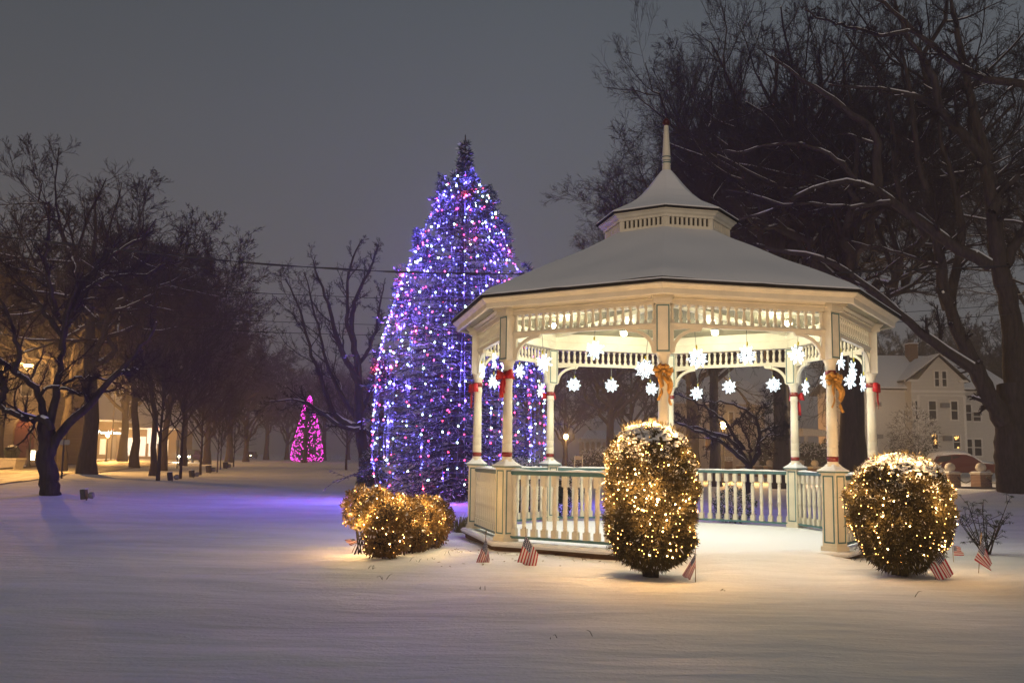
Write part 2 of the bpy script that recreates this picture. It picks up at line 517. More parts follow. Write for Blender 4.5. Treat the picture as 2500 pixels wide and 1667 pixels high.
def wild_tree(name, seed, H, spread, trunk_r, loc, label, fork=.22, nl=6, dense=1.0, group=None, minr=.006, lean=0.0, snow=True, rz=0, curl=.10, detail=4):
    """free-grown leafless tree of height H (local coordinates, base at 0)"""
    rg = np.random.default_rng(seed)
    hz = H * fork
    trunk = np.array([[0, 0, -.25, trunk_r * 1.7], [0, 0, .2, trunk_r * 1.2], [0, 0, .7, trunk_r * 1.04], [0, 0, hz * .5, trunk_r], [lean * .5, 0, hz, trunk_r * .9], [lean, 0, H * .5, trunk_r * .55], [lean * 1.3 + .2, .1, H * .78, trunk_r * .22], [lean * 1.3, 0, H * .95, trunk_r * .06]])
    tp = limbs_to_level([trunk], 16, H * .0022, rg)
    limbs = []
    for i in range(nl):
        a = 2 * PI * (i + rg.uniform(-.3, .3)) / nl
        s = spread * rg.uniform(.75, 1.1); h0 = hz * rg.uniform(.85, 1.0) + (H * .35) * (i % 3) / 3
        top = H * rg.uniform(.72, .98)
        c, sn = math.cos(a), math.sin(a)
        limbs.append([[0, 0, h0, trunk_r * .55], [c * s * .25, sn * s * .25, h0 + (top - h0) * .2, trunk_r * .42], [c * s * .6, sn * s * .6, h0 + (top - h0) * .5, trunk_r * .28],
                      [c * s * .85, sn * s * .85, h0 + (top - h0) * .78, trunk_r * .14], [c * s, sn * s, top, trunk_r * .05]])
    lp = limbs_to_level(limbs, 14, H * .012, rg)
    L = np.full(nl, H * .62)
    D = lambda x: max(2, int(round(x * dense)))
    spec = [(D(9), .18, 1.0, .75, .18, .42, .55, 9, curl, .05, 5), (D(6), .15, 1.0, .7, .2, .45, .6, 6, curl * 1.2, .06, 3), (D(6), .15, 1.0, .65, .22, .5, .65, 4, curl * 1.4, .04, 3)]
    if detail >= 4: spec.append((D(4), .2, 1.0, .6, .25, .5, .7, 3, curl * 1.5, .03, 3))
    br = branching(lp, L, spec, seed + 1, minr)
    main = [(tp[0], tp[1], 12), (lp[0], lp[1], 8)]
    sn_ = snow_on([(lp[0], lp[1], 8), br[0]], trunk_r * .05, rg, .8) if snow else None
    return tree_object(name, main, br, loc, label, group=group, snow=sn_, rz=rz)

# ================================================================== GAZEBO
gaz = empty('gazebo', GC, label='octagonal white and teal bandstand gazebo with snow covered roof', cat='gazebo')
def lv(k, r, z=0.0): a = va(k); return Vector((r * math.cos(a), r * math.sin(a), z))   # local to the gazebo

def ring(name, prof, mats, parent=gaz, mi=None, closed=True, sides=range(8)):
    """(r,z) profile swept round the octagon with mitred corners"""
    b = MB(); n = len(prof); v = []
    for k in range(8):
        for r, z in prof: v.append(lv(k, r, z))
    f = []; ms = []
    for k in sides:
        k2 = (k + 1) % 8
        for j in range(n if closed else n - 1):
            j2 = (j + 1) % n
            f.append((k * n + j, k2 * n + j, k2 * n + j2, k * n + j2)); ms.append(mi[j] if mi else 0)
    b.v = [tuple(p) for p in v]; b.f = f; b.mi = ms; b.sm = [False] * len(f)
    return b.obj(name, mats, parent)

def facetT(k, inset=0.0):
    """matrix: local x along facet k (vertex k to k+1) with 0 in the middle, y outward, z up"""
    a = (va(k) + va(k) + PI / 4) / 2
    ap = GR * math.cos(PI / 8) - inset
    y = Vector((math.cos(a), math.sin(a), 0)); x = Vector((-math.sin(a), math.cos(a), 0))
    T = Matrix((x, y, Vector((0, 0, 1)))).transposed().to_4x4(); T.translation = y * ap
    return T
HALF = GR * math.sin(PI / 8)

ring('deck', [(0.0, .165), (3.80, .165), (3.80, .10), (3.74, .09), (3.74, -.15), (0, -.15)], DECKW, closed=False)
ds = ring('deck_snow', [(0.0, .187), (3.2, .186), (3.70, .200), (3.80, .192), (3.835, .16), (3.82, .125), (3.79, .12), (3.79, .167)], SNOW, closed=False)
# entablature above the spindles
ring('entablature', [(3.36, 3.80), (3.62, 3.80), (3.62, 3.865), (3.66, 3.875), (3.66, 3.90), (3.71, 3.925), (3.72, 3.955), (3.36, 3.955), ], CREAM)
ring('frieze_board', [(3.40, 3.955), (3.40, 4.16), (3.34, 4.16), (3.34, 3.957)], CREAM)
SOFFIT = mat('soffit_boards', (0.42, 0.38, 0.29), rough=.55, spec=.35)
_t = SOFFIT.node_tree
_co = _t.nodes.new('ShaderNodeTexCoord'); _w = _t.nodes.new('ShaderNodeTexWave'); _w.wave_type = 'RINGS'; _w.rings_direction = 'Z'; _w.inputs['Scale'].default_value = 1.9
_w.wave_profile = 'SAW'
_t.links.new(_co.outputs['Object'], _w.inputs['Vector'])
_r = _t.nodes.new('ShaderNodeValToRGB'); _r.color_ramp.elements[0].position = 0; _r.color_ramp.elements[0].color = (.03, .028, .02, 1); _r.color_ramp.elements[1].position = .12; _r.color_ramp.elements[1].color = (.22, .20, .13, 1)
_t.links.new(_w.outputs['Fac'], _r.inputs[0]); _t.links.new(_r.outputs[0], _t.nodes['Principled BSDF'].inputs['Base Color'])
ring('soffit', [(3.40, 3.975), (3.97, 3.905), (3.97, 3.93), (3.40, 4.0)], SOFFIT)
ring('fascia', [(3.945, 3.885), (3.985, 3.885), (3.995, 3.90), (3.995, 3.972), (4.012, 3.98), (4.05, 4.012), (4.068, 4.026), (4.068, 4.045), (3.945, 4.045)], CREAM)
ring('roof', [(1.15, 5.47), (4.11, 4.085), (4.11, 4.045), (3.8, 4.045), (1.0, 5.36)], SHINGLE)
# roof snow as a finely divided sheet, slightly uneven, a little hollow towards the eaves
b = MB()
for k in range(8):
    nu, nv = 14, 16; v = []
    for j in range(nv + 1):
        t = j / nv; r = 4.095 * (1 - t) + 1.12 * t
        z = 4.087 + (5.50 - 4.087) * t - .03 * math.sin(PI * t) + .072
        if j == 0: z -= .045
        for i in range(nu + 1):
            p = lv(k, r) * (1 - i / nu) + lv(k + 1, r) * (i / nu)
            w = .010 * math.sin(p.x * 3.1 + p.y * 2.3) + .008 * math.sin(p.y * 5 - p.x * 2)
            v.append((p.x, p.y, z + w))
    f = [(j * (nu + 1) + i, j * (nu + 1) + i + 1, (j + 1) * (nu + 1) + i + 1, (j + 1) * (nu + 1) + i) for j in range(nv) for i in range(nu)]
    b.add(v, f, 0, True)
    v = [tuple(lv(k, 4.095) * (1 - i / nu) + lv(k + 1, 4.095) * (i / nu) + Vector((0, 0, 4.112))) for i in range(nu + 1)]
    e_ = [tuple((lv(k, 4.10) * (1 - i / nu) + lv(k + 1, 4.10) * (i / nu)) + Vector((0, 0, 4.083 - .006 * math.sin(i * 1.7 + k) - .012 * math.sin(i * .6 + 2 * k)))) for i in range(nu + 1)]
    b.add(v + e_, [(i + 1, i, nu + 1 + i, nu + 2 + i) for i in range(nu)], 0, True)
b.obj('roof_snow', SNOW, gaz)
# inner ceiling: boards running round, radial beams
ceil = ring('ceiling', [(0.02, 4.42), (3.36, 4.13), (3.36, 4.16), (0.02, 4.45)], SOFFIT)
b = MB()
for k in range(8):
    b.bar(lv(k, .1, 4.37), lv(k, 3.34, 4.09), .09, .08)
b.lathe([(.16, 4.30), (.16, 4.40)], 8)
b.obj('ceiling_beams', CREAM, ceil)
# cupola
cup = ring('cupola', [(1.16, 5.30), (1.16, 5.60), (1.13, 5.61), (1.13, 5.42)], CREAM)
b = MB()
for k in range(8):
    T = Matrix.Rotation(0, 4, 'Z'); a = va(k) + PI / 8
    y = Vector((math.cos(a), math.sin(a), 0)); x = Vector((-math.sin(a), math.cos(a), 0))
    T = Matrix((x, y, Vector((0, 0, 1)))).transposed().to_4x4(); T.translation = y * (1.16 * math.cos(PI / 8) - .03)
    h = 1.16 * math.sin(PI / 8)
    for i in range(10):
        xx = -h + .06 + (2 * h - .12) * i / 9
        b.box(xx - .021, xx + .021, -.02, .02, 5.60, 5.745, 0, T)
    b.box(-h, -h + .04, -.03, .025, 5.598, 5.745, 0, T); b.box(h - .04, h, -.03, .025, 5.598, 5.745, 0, T)
b.obj('louver', CREAM, cup)
ring('cupola_core', [(1.02, 5.45), (1.02, 5.80), (0.9, 5.80), (0.9, 5.45)], METAL, cup)
ring('cupola_cornice', [(1.0, 5.742), (1.175, 5.742), (1.185, 5.78), (1.22, 5.80), (1.25, 5.84), (1.28, 5.85), (1.28, 5.872), (1.0, 5.872)], CREAM, cup)
cr_prof = [(1.33, 5.874), (1.33, 5.90), (1.12, 5.985), (.90, 6.095), (.68, 6.235), (.48, 6.40), (.32, 6.58), (.19, 6.75), (.08, 6.90)]
ring('cupola_roof', [(1.0, 5.874)] + cr_prof, SHINGLE, cup, closed=False)
ring('cupola_snow', [(1.31, 5.906), (1.315, 5.93)] + [(r, z + .042) for r, z in cr_prof[2:-1]] + [(.10, 6.90)], SNOW, cup, closed=False)
fin = MB().lathe([(.084, 6.78), (.080, 6.98), (.075, 7.0), (.084, 7.02), (.084, 7.06), (.07, 7.075), (.082, 7.09), (.082, 7.15), (.068, 7.17), (.078, 7.18), (.074, 7.26), (.062, 7.45), (.052, 7.60), (.056, 7.61), (.048, 7.64), (.046, 7.74), (.04, 7.78)], 14).obj('finial', CREAM, gaz)
MB().lathe([(.0, -.075), (.045, -.062), (.072, -.02), (.072, .02), (.045, .062), (0, .075)], 14, (0, 0, 7.845)).obj('finial_ball', mat('dark_maroon_ball', (.07, .012, .01), rough=.4), fin)
MB().lathe([(.086, 7.04), (.086, 7.062)], 14).lathe([(.084, 7.155), (.084, 7.172)], 14).lathe([(.08, 7.085), (.0842, 7.10)], 14).obj('finial_rings', TEAL, fin)

# posts --------------------------------------------------------------
def frame_rect(b, x0, x1, z0, z1, y, t, w, mi=0, T=None):
    b.box(x0, x1, y - t, y + t, z1 - w, z1, mi, T); b.box(x0, x1, y - t, y + t, z0, z0 + w, mi, T)
    b.box(x0, x0 + w, y - t, y + t, z0 + w, z1 - w, mi, T); b.box(x1 - w, x1, y - t, y + t, z0 + w, z1 - w, mi, T)

ps, us = .125, .108
pm = MB()
pm.box(-ps - .02, ps + .02, -ps - .02, ps + .02, .185, .26)
pm.box(-ps, ps, -ps, ps, .26, 1.335)
post_me = pm.mesh('pedestal', CREAM)
tm = MB()
for q in range(4):
    T = Matrix.Rotation(q * PI / 2, 4, 'Z')
    frame_rect(tm, -ps + .03, ps - .03, .31, 1.31, ps, .004, .021, 0, T)
ptrim_me = tm.mesh('pedestal_trim', TEAL)
cm = MB()
cm.box(-ps - .025, ps + .025, -ps - .025, ps + .025, 1.335, 1.352); cm.box(-ps - .045, ps + .045, -ps - .045, ps + .045, 1.352, 1.372, 1)
capm = cm.mesh('pedestal_cap', [CREAM, TEAL])
sm_ = MB()
w = ps + .043
sm_.lathe([(w * 1.40, 1.374), (w * 1.41, 1.388), (w * 1.12, 1.412), (w * .8, 1.446), (.10, 1.482)], 4, phase=PI / 4, smooth=False)
capsnow_me = sm_.mesh('cap_snow', SNOW)
colm = MB()
colm.lathe([(.096, 1.40), (.098, 1.455), (.085, 1.47), (.09, 1.482), (.078, 1.50), (.084, 1.512), (.078, 1.518)], 20)
colm.lathe([(.076, 1.595), (.083, 1.60), (.083, 1.606), (.083, 1.72), (.079, 1.724), (.081, 1.73), (.081, 1.86), (.0785, 1.864), (.080, 1.87), (.076, 2.35), (.073, 2.352), (.073, 2.53), (.071, 2.54), (.070, 2.70), (.074, 2.715), (.082, 2.74), (.082, 2.755), (.074, 2.77), (.072, 2.822)], 20)
colm.lathe([(.066, 2.898), (.078, 2.905), (.07, 2.93), (.08, 2.938), (.073, 2.958), (.085, 2.968), (.082, 2.99), (.098, 3.03), (.115, 3.065)], 20)
column_me = colm.mesh('column', CREAM)
band_me = MB().lathe([(.070, -.042), (.083, -.036), (.087, 0), (.083, .036), (.070, .042)], 20).mesh('column_band', MAROON)
um = MB(); um.box(-us, us, -us, us, 3.065, 3.80)
um.box(-us - .03, us + .03, -us - .03, us + .05, 3.80, 3.875); um.box(-us - .055, us + .055, -us - .03, us + .075, 3.875, 3.90)
um.box(-us - .07, us + .07, -us - .03, us + .10, 3.90, 3.957)
upper_me = um.mesh('post_head', CREAM)
ut = MB()
for q in (0, 2):
    T = Matrix.Rotation(q * PI / 2, 4, 'Z')
    frame_rect(ut, -us + .012, us - .012, 3.085, 3.78, us, .004, .02, 0, T)
utrim_me = ut.mesh('head_trim', TEAL)
for k in range(8):
    p = empty('post', lv(k, GR), va(k) - PI / 2); p.parent = gaz
    link_mesh('pedestal', post_me, p); link_mesh('pedestal_trim', ptrim_me, p)
    link_mesh('pedestal_cap', capm, p); link_mesh('cap_snow', capsnow_me, p)
    link_mesh('column', column_me, p)
    link_mesh('column_band', band_me, p, (0, 0, 1.556)); link_mesh('column_band', band_me, p, (0, 0, 2.86))
    link_mesh('post_head', upper_me, p); link_mesh('head_trim', utrim_me, p)

# railings and spindle friezes ---------------------------------------
bal_me = MB().box(-.043, .043, -.043, .043, .283, .40).lathe([(.028, .40), (.04, .41), (.028, .425), (.036, .445), (.030, .46), (.037, .60), (.034, .64), (.040, .65), (.040, .70), (.036, .71), (.039, .80), (.037, .96), (.033, .97), (.038, .98), (.030, 1.00), (.038, 1.01), (.033, 1.03), (.026, 1.045), (.038, 1.06), (.03, 1.07)], 10).box(-.043, .043, -.043, .043, 1.07, 1.235).mesh('baluster', CREAM)
spin_me = MB().box(-.026, .026, -.026, .026, 3.530, 3.578).lathe([(.018, 3.578), (.02, 3.59), (.031, 3.625), (.031, 3.66), (.022, 3.72), (.017, 3.748), (.026, 3.752), (.018, 3.76)], 8).box(-.024, .024, -.024, .024, 3.76, 3.80).mesh('spindle', CREAM)
railm = MB()
hx = HALF - .10
railm.box(-hx, hx, -.055, .055, 1.255, 1.285, 1).box(-hx, hx, -.042, .042, 1.235, 1.255, 1).box(-hx, hx, -.032, .032, 1.285, 1.30, 1)
railm.box(-hx, hx, -.05, .05, .245, .283, 1)
rail_me = railm.mesh('rails', [CREAM, TEAL])
def snow_strip(L, w, z, h, seed):
    b = MB(); n = 40; rs = random.Random(seed); v = []
    ph = rs.uniform(0, 6)
    for i in range(n + 1):
        x = -L + 2 * L * i / n
        hh = h * (.75 + .35 * math.sin(i * .5 + ph) * math.sin(i * .21) + rs.uniform(-.08, .08))
        if i in (0, n): hh *= .5
        v += [(x, -w, z), (x, -w * .85, z + hh * .75), (x, 0, z + hh), (x, w * .85, z + hh * .75), (x, w, z)]
    f = [(i * 5 + j, i * 5 + j + 1, (i + 1) * 5 + j + 1, (i + 1) * 5 + j) for i in range(n) for j in range(4)]
    b.add(v, f, 0, True)
    return b.mesh('rail_snow', SNOW)
rsnow = [snow_strip(hx, .05, 1.30, .036, s) for s in range(3)]
friezem = MB()
hf = HALF - .085
friezem.box(-hf, hf, -.04, .04, 3.468, 3.50).box(-hf, hf, -.055, .055, 3.50, 3.515).box(-hf, hf, -.04, .04, 3.515, 3.530)
frieze_me = friezem.mesh('frieze_rail', CREAM)
br = MB()
bw, bh, th_ = .50, .40, .026
# bracket in the x,z plane, corner at the post (x=0) and rail (z=0)
outer = []; inner = []
N = 14
arc = []
cx_, cz_, ra, rb = bw - .03, -(bh - .03), bw - .10, bh - .085
for i in range(N + 1):
    a = PI / 2 + (PI / 2) * i / N
    arc.append((cx_ + ra * math.cos(a), cz_ + rb * math.sin(a)))
arc2 = [(cx_ + (ra + .055) * math.cos(PI / 2 + PI / 2 * i / N), cz_ + (rb + .05) * math.sin(PI / 2 + PI / 2 * i / N)) for i in range(N + 1)]
for i in range(N):
    br.prism([arc[i], arc2[i], arc2[i + 1], arc[i + 1]], -th_, th_)
br.prism([(.0, 0), (bw, 0), (bw, -.02), (bw - .02, -.045), (bw - .03, arc[0][1] - .004), (cx_ - .02, arc2[0][1] - .003), (.06, -.045), (.0, -.045)], -th_ - .002, th_ + .002)
br.prism([(0, -.0451), (.05, -.0451), (.05, -.30), (arc2[-1][0] + .004, cz_), (arc[-1][0], cz_), (.05, cz_ - .02), (.03, -bh), (0, -bh)], -th_ - .003, th_ + .003)
bracket_me = br.mesh('bracket', CREAM)
for k in range(8):
    T = facetT(k)
    a = (va(k) + va(k + 1)) / 2
    rz = a - PI / 2
    loc = T.translation
    if k != 0:                                    # facet 0 (front to front-right) is the open entrance
        g = empty('railing', loc, rz); g.parent = gaz
        link_mesh('rails', rail_me, g); link_mesh('rail_snow', rsnow[k % 3], g)
        nb = 14
        for i in range(nb):
            x = -(hx - .055) + 2 * (hx - .055) * i / (nb - 1)
            link_mesh('baluster', bal_me, g, (x, 0, 0))
    g = empty('spindle_frieze', loc, rz); g.parent = gaz
    link_mesh('frieze_rail', frieze_me, g)
    ns = 20
    for i in range(ns):
        link_mesh('spindle', spin_me, g, (-(hf - .06) + 2 * (hf - .06) * i / (ns - 1), 0, 0))
    # wall: the frieze rail has local x from vertex k (negative side?) symmetric, so both brackets fit
    for s in (1, -1):
        o = link_mesh('bracket', bracket_me, g, (-s * (HALF - .105), 0, 3.468), scale=(s, 1, 1))

# ceiling lamps
lampb = MB().lathe([(.07, .03), (.075, .0), (.05, -.035), (.0, -.05)], 14)
lamp_me = lampb.mesh('ceiling_lamp', LAMPGLOW)
lampcap = MB().lathe([(.09, .05), (.09, .03), (.02, .03)], 14).mesh('lamp_base', WHITEP)
for k in range(8):
    a = va(k) + PI / 8
    loc = (2.45 * math.cos(a), 2.45 * math.sin(a), 4.10)
    o = link_mesh('ceiling_lamp', lamp_me, gaz, loc)
    link_mesh('lamp_base', lampcap, o, (0, 0, .012))
    point((loc[0] * .86, loc[1] * .86, 3.98), 37, (1.0, .94, .66), .06, gaz, 'ceiling_lamp_light')
    sd_ = bpy.data.lights.new('ceiling_lamp_beam', 'SPOT'); sd_.energy = 100; sd_.color = (1.0, .95, .72); sd_.spot_size = math.radians(140); sd_.spot_blend = 1.0; sd_.shadow_soft_size = .06
    so_ = bpy.data.objects.new('ceiling_lamp_beam', sd_); so_.location = (loc[0], loc[1], 4.0); COL.objects.link(so_); so_.parent = gaz

# ------------------------------------------------------------------ ribbon bows tied round the upper bands
CLOTHR = mat('red_ribbon', (0.45, 0.012, 0.018), rough=.45, spec=.4)
CLOTHG = mat('gold_ribbon', (0.55, 0.28, 0.06), rough=.35, spec=.5, bump=.4, bscale=30, metal=.3)
def strip(b, pts, widths, wdir, th=.003, mi=0):
    """a ribbon along pts, its width along wdir (one vector or one per point), with a real thickness"""
    n = len(pts); v = []
    for i, p in enumerate(pts):
        p = Vector(p); wv = Vector(wdir[i] if isinstance(wdir, list) else wdir).normalized()
        d = (Vector(pts[min(i + 1, n - 1)]) - Vector(pts[max(i - 1, 0)])).normalized()
        nn = wv.cross(d).normalized() * th
        hw = widths[i] / 2
        v += [p - wv * hw - nn, p + wv * hw - nn, p + wv * hw + nn, p - wv * hw + nn]
    f = []
    for i in range(n - 1):
        for j in range(4): f.append((i * 4 + j, i * 4 + (j + 1) % 4, (i + 1) * 4 + (j + 1) % 4, (i + 1) * 4 + j))
    f += [(3, 2, 1, 0), tuple((n - 1) * 4 + j for j in range(4))]
    b.add(v, f, mi, True)
def loop(b, ang, L, w, dep=.05, mi=0):
    c, s = math.cos(ang), math.sin(ang)
    pts = []; ws = []
    for i in range(13):
        t = i / 12
        u = L * math.sin(PI * t) ** .8 if t not in (0, 1) else 0
        yy = dep * math.sin(2 * PI * t) 
        pts.append((u * c, -yy - .01, u * s)); ws.append(w * (.35 + .65 * math.sin(PI * t)))
    strip(b, pts, ws, (-s, 0, c), .003, mi)
def bow_red():
    b = MB()
    loop(b, .25, .16, .17); loop(b, PI - .25, .16, .17)
    b.lathe([(.0, -.03), (.03, -.022), (.036, 0), (.03, .022), (0, .03)], 10, (0, -.03, 0))
    strip(b, [(-.01, -.03, 0), (-.03, -.045, -.12), (-.045, -.03, -.22), (-.04, -.04, -.34)], [.03, .07, .075, .08], (1, .1, .15))
    strip(b, [(.01, -.03, 0), (.005, -.02, -.10), (-.02, -.03, -.20), (.0, -.035, -.26)], [.03, .06, .07, .07], (1, -.3, -.2))
    return b.mesh('ribbon_bow', CLOTHR)
def bow_gold(seed):
    b = MB(); rs = random.Random(seed)
    for a, L in ((.2, .17), (PI - .3, .18), (.9, .13), (PI - .85, .14), (-.35, .15), (PI + .45, .16), (1.6, .09)):
        loop(b, a + rs.uniform(-.1, .1), L, .10, .045)
    b.lathe([(.0, -.03), (.035, -.022), (.04, 0), (.035, .022), (0, .03)], 10, (0, -.05, 0))
    for x, L in ((-.03, .52), (.03, .34), (.06, .60)):
        pts = []; ws = []; wd = []
        for i in range(12):
            t = i / 11
            pts.append((x + x * t * 1.2 + .03 * math.sin(t * 7 + x * 90), -.05 - .02 * math.cos(t * 9 + x * 50), -L * t)); ws.append(.05 + .05 * math.sin(PI * min(1, t * 1.3)))
            wd.append((math.cos(t * 4 + x * 30), .5 * math.sin(t * 5), .2))
        strip(b, pts, ws, wd)
    return b.mesh('ribbon_bow', CLOTHG)
red_me = bow_red(); gold_me = [bow_gold(1), bow_gold(2)]
NAMES = {0: 'front centre', 1: 'entrance right', 2: 'far right', 3: 'back right', 4: 'back centre', 5: 'back left', 6: 'far left', 7: 'front left'}
def put_bow(k, me, label, turn=0, z=2.80, sc_=1.0):
    a = va(k) + turn
    c = vtx(k, GR)
    o = link_mesh('ribbon_bow', me, None, (c.x + .085 * math.cos(a), c.y + .085 * math.sin(a), z), (0, 0, a + PI / 2), label=label, cat='bow', group='ribbon bows tied to the gazebo columns', scale=(sc_, sc_, sc_))
    return o
put_bow(0, gold_me[0], 'gold ribbon bow tied to the nearest middle gazebo column above the round bush', .05, 2.80, .84)
put_bow(1, gold_me[1], 'gold ribbon bow on the gazebo column right of the open entrance', -.35, 2.76, .84)
put_bow(6, red_me, 'bright red ribbon bow on the leftmost gazebo column', .55, 2.76)
put_bow(7, red_me, 'dark red ribbon bow on the front left gazebo column, second from the left', .35, 2.80)
put_bow(5, red_me, 'red ribbon bow seen edge on at the back left gazebo column', -.2, 2.78)
put_bow(3, red_me, 'narrow red ribbon bow hanging at the back right gazebo column', .1, 2.78)
put_bow(2, red_me, 'red ribbon bow with long tails on the rightmost gazebo column', -.3, 2.78)

# ------------------------------------------------------------------ snowflake ornaments
def flake_mesh(seed, R):
    b = MB(); rs = random.Random(seed); n = 18
    for i in range(n):
        a = 2 * PI * i / n
        el = (-.30, .12, .30, -.12)[i % 4]
        d = Vector((math.cos(a) * math.cos(el), math.sin(el), math.sin(a) * math.cos(el))).normalized()
        L = R * (1.0 if i % 2 else .80) * rs.uniform(.95, 1.04)
        s = d.cross(Vector((0, 1, 0))).normalized(); nn = d.cross(s)
        # each petal is an open loop of plastic
        for sg in (-1, 1):
            pts = [d * (L * t) + s * (sg * w_) for t, w_ in ((.34, .002), (.5, .011), (.74, .0145), (.9, .009), (1.0, .001))]
            b.tube(pts, .0042, 4)
    for rr_, th in ((.36, .006),):
        b.tube([Vector((math.cos(a_) * R * rr_, 0, math.sin(a_) * R * rr_)) for a_ in [2 * PI * i / 12 for i in range(13)]], th, 5)
    for i in range(6):
        a = 2 * PI * i / 6; d = Vector((math.cos(a), 0, math.sin(a)))
        b.tube([d * (R * .12), d * (R * .36)], .006, 5)
    return b.mesh('snowflake_ornament', FLAKE)
fl_me = [flake_mesh(s, .158) for s in range(3)]
cap_me = MB().lathe([(.012, 0), (.014, .05), (.006, .06)], 8).mesh('cap', mat('yellow_tape', (.6, .55, .05)))
facet_flakes = {
    7: ('front left arch', [(1328, 886), (1452, 854), (1574, 901)]),
    0: ('entrance arch', [(1702.5, 875), (1823, 867), (1945, 866)]),
    6: ('far left arch', [(1207, 881), (1178, 906), (1232, 893)]),
    5: ('back arch behind the leftmost columns', [(1205.6, 931.7), (1270, 907), (1320, 953)]),
    4: ('back arch left of the middle column', [(1401, 939), (1493, 941), (1591, 948.5)]),
    3: ('back arch right of the middle column', [(1701, 960), (1780.5, 944.5), (1889, 939)]),
    2: ('back right arch between the two right columns', [(1966.6, 946), (2014.6, 927), (2076, 930)]),
    1: ('far right arch', [(2051, 881), (2082, 902.6), (2106, 934.7)])}
wordsp = ['left', 'middle', 'right']
for k, (nm, pts) in facet_flakes.items():
    a = (va(k) + va(k + 1)) / 2; n_ = Vector((math.cos(a), math.sin(a), 0)); ap = GR * math.cos(PI / 8) - .02
    c0 = Vector((GC.x, GC.y, 0)) + n_ * ap
    order = sorted(range(3), key=lambda i: pts[i][0])
    for i, (px, py) in enumerate(pts):
        p1 = P(px, py, 10.0); d = p1 - Vector((0, 0, EYE))
        t = (c0 - Vector((0, 0, EYE))).dot(n_) / d.dot(n_)
        p = Vector((0, 0, EYE)) + d * t
        # keep within the facet and below the rail
        tx = Vector((-math.sin(a), math.cos(a), 0)); lx = (p - c0).dot(tx)
        lx = max(-HALF + .28, min(HALF - .28, lx))
        p = c0 + tx * lx + Vector((0, 0, min(max(p.z, 2.72), 3.24)))
        o = link_mesh('snowflake_ornament', fl_me[(k + i) % 3], None, p, (0, 0.1 * (i - 1), a + PI / 2 + .15 * (i - 1)),
                      label=f'white snowflake ornament, {wordsp[order.index(i)]} of three in the {nm}', cat='snowflake ornament', group='lit snowflakes hanging in the gazebo arches')
        MB().tube([(0, 0, .13), (.004, 0, (3.47 - p.z) * .6), (0, 0, 3.468 - p.z)], .0045, 5).obj('cord', WIRE, o)
        link_mesh('plug', cap_me, o, (0, -.02, .14))
        q = p - n_ * .02
        point((q.x, q.y, q.z - .0), 1.9, (.80, .92, 1.0), .10, o if False else None, 'snowflake_light')

# ================================================================== TREES: traced ones
def P52(x, y, Y): return P(x * 2500 / 2352, y * 2500 / 2352, Y)
def traced(pts, Y, w0, w1, k=1.0):
    """points in photo pixels with optional depth offsets; radii taper from w0 to w1 (metres)"""
    out = []; n = len(pts)
    for i, q in enumerate(pts):
        d = q[2] if len(q) > 2 else 0
        p = P(q[0], q[1], Y + d); t = i / (n - 1)
        out.append([p.x, p.y, p.z, w0 * (1 - t) + w1 * t])
    return out
def Lz(x0, y0, s, pts): return [(x0 + q[0] * s, y0 + q[1] * s) + tuple(q[2:]) for q in pts]

LMIN = 4.5
def traced_tree(name, base, Y, trunk, limbs, spec, seed, label, minr, jit=.03, group=None, snowr=.03, Lmul=.55, cat='tree', spawn_trunk=False, cover=.85):
    """trunk / limbs in pixels; stored relative to the base"""
    rg = np.random.default_rng(seed)
    bx, by, bz = base
    def rel(L): return [[p[0] - bx, p[1] - by, p[2] - bz, p[3]] for p in L]
    tp = limbs_to_level([rel(t) for t in trunk], 18, jit, rg)
    lp = limbs_to_level([rel(l) for l in limbs], 18, jit, rg)
    Ls = np.array([max(LMIN, sum(np.linalg.norm(np.diff(np.array(rel(l))[:, :3], axis=0), axis=1))) for l in limbs]) * Lmul
    br = branching(lp, Ls, spec, seed + 1, minr)
    if snowr: s = snow_on([(tp[0], tp[1], 8), (lp[0], lp[1], 8)] + br[:1], snowr, rg, cover)
    else: s = None
    return tree_object(name, [(tp[0], tp[1], 14), (lp[0], lp[1], 9)], br, base, label, group=group, snow=s, cat=cat)

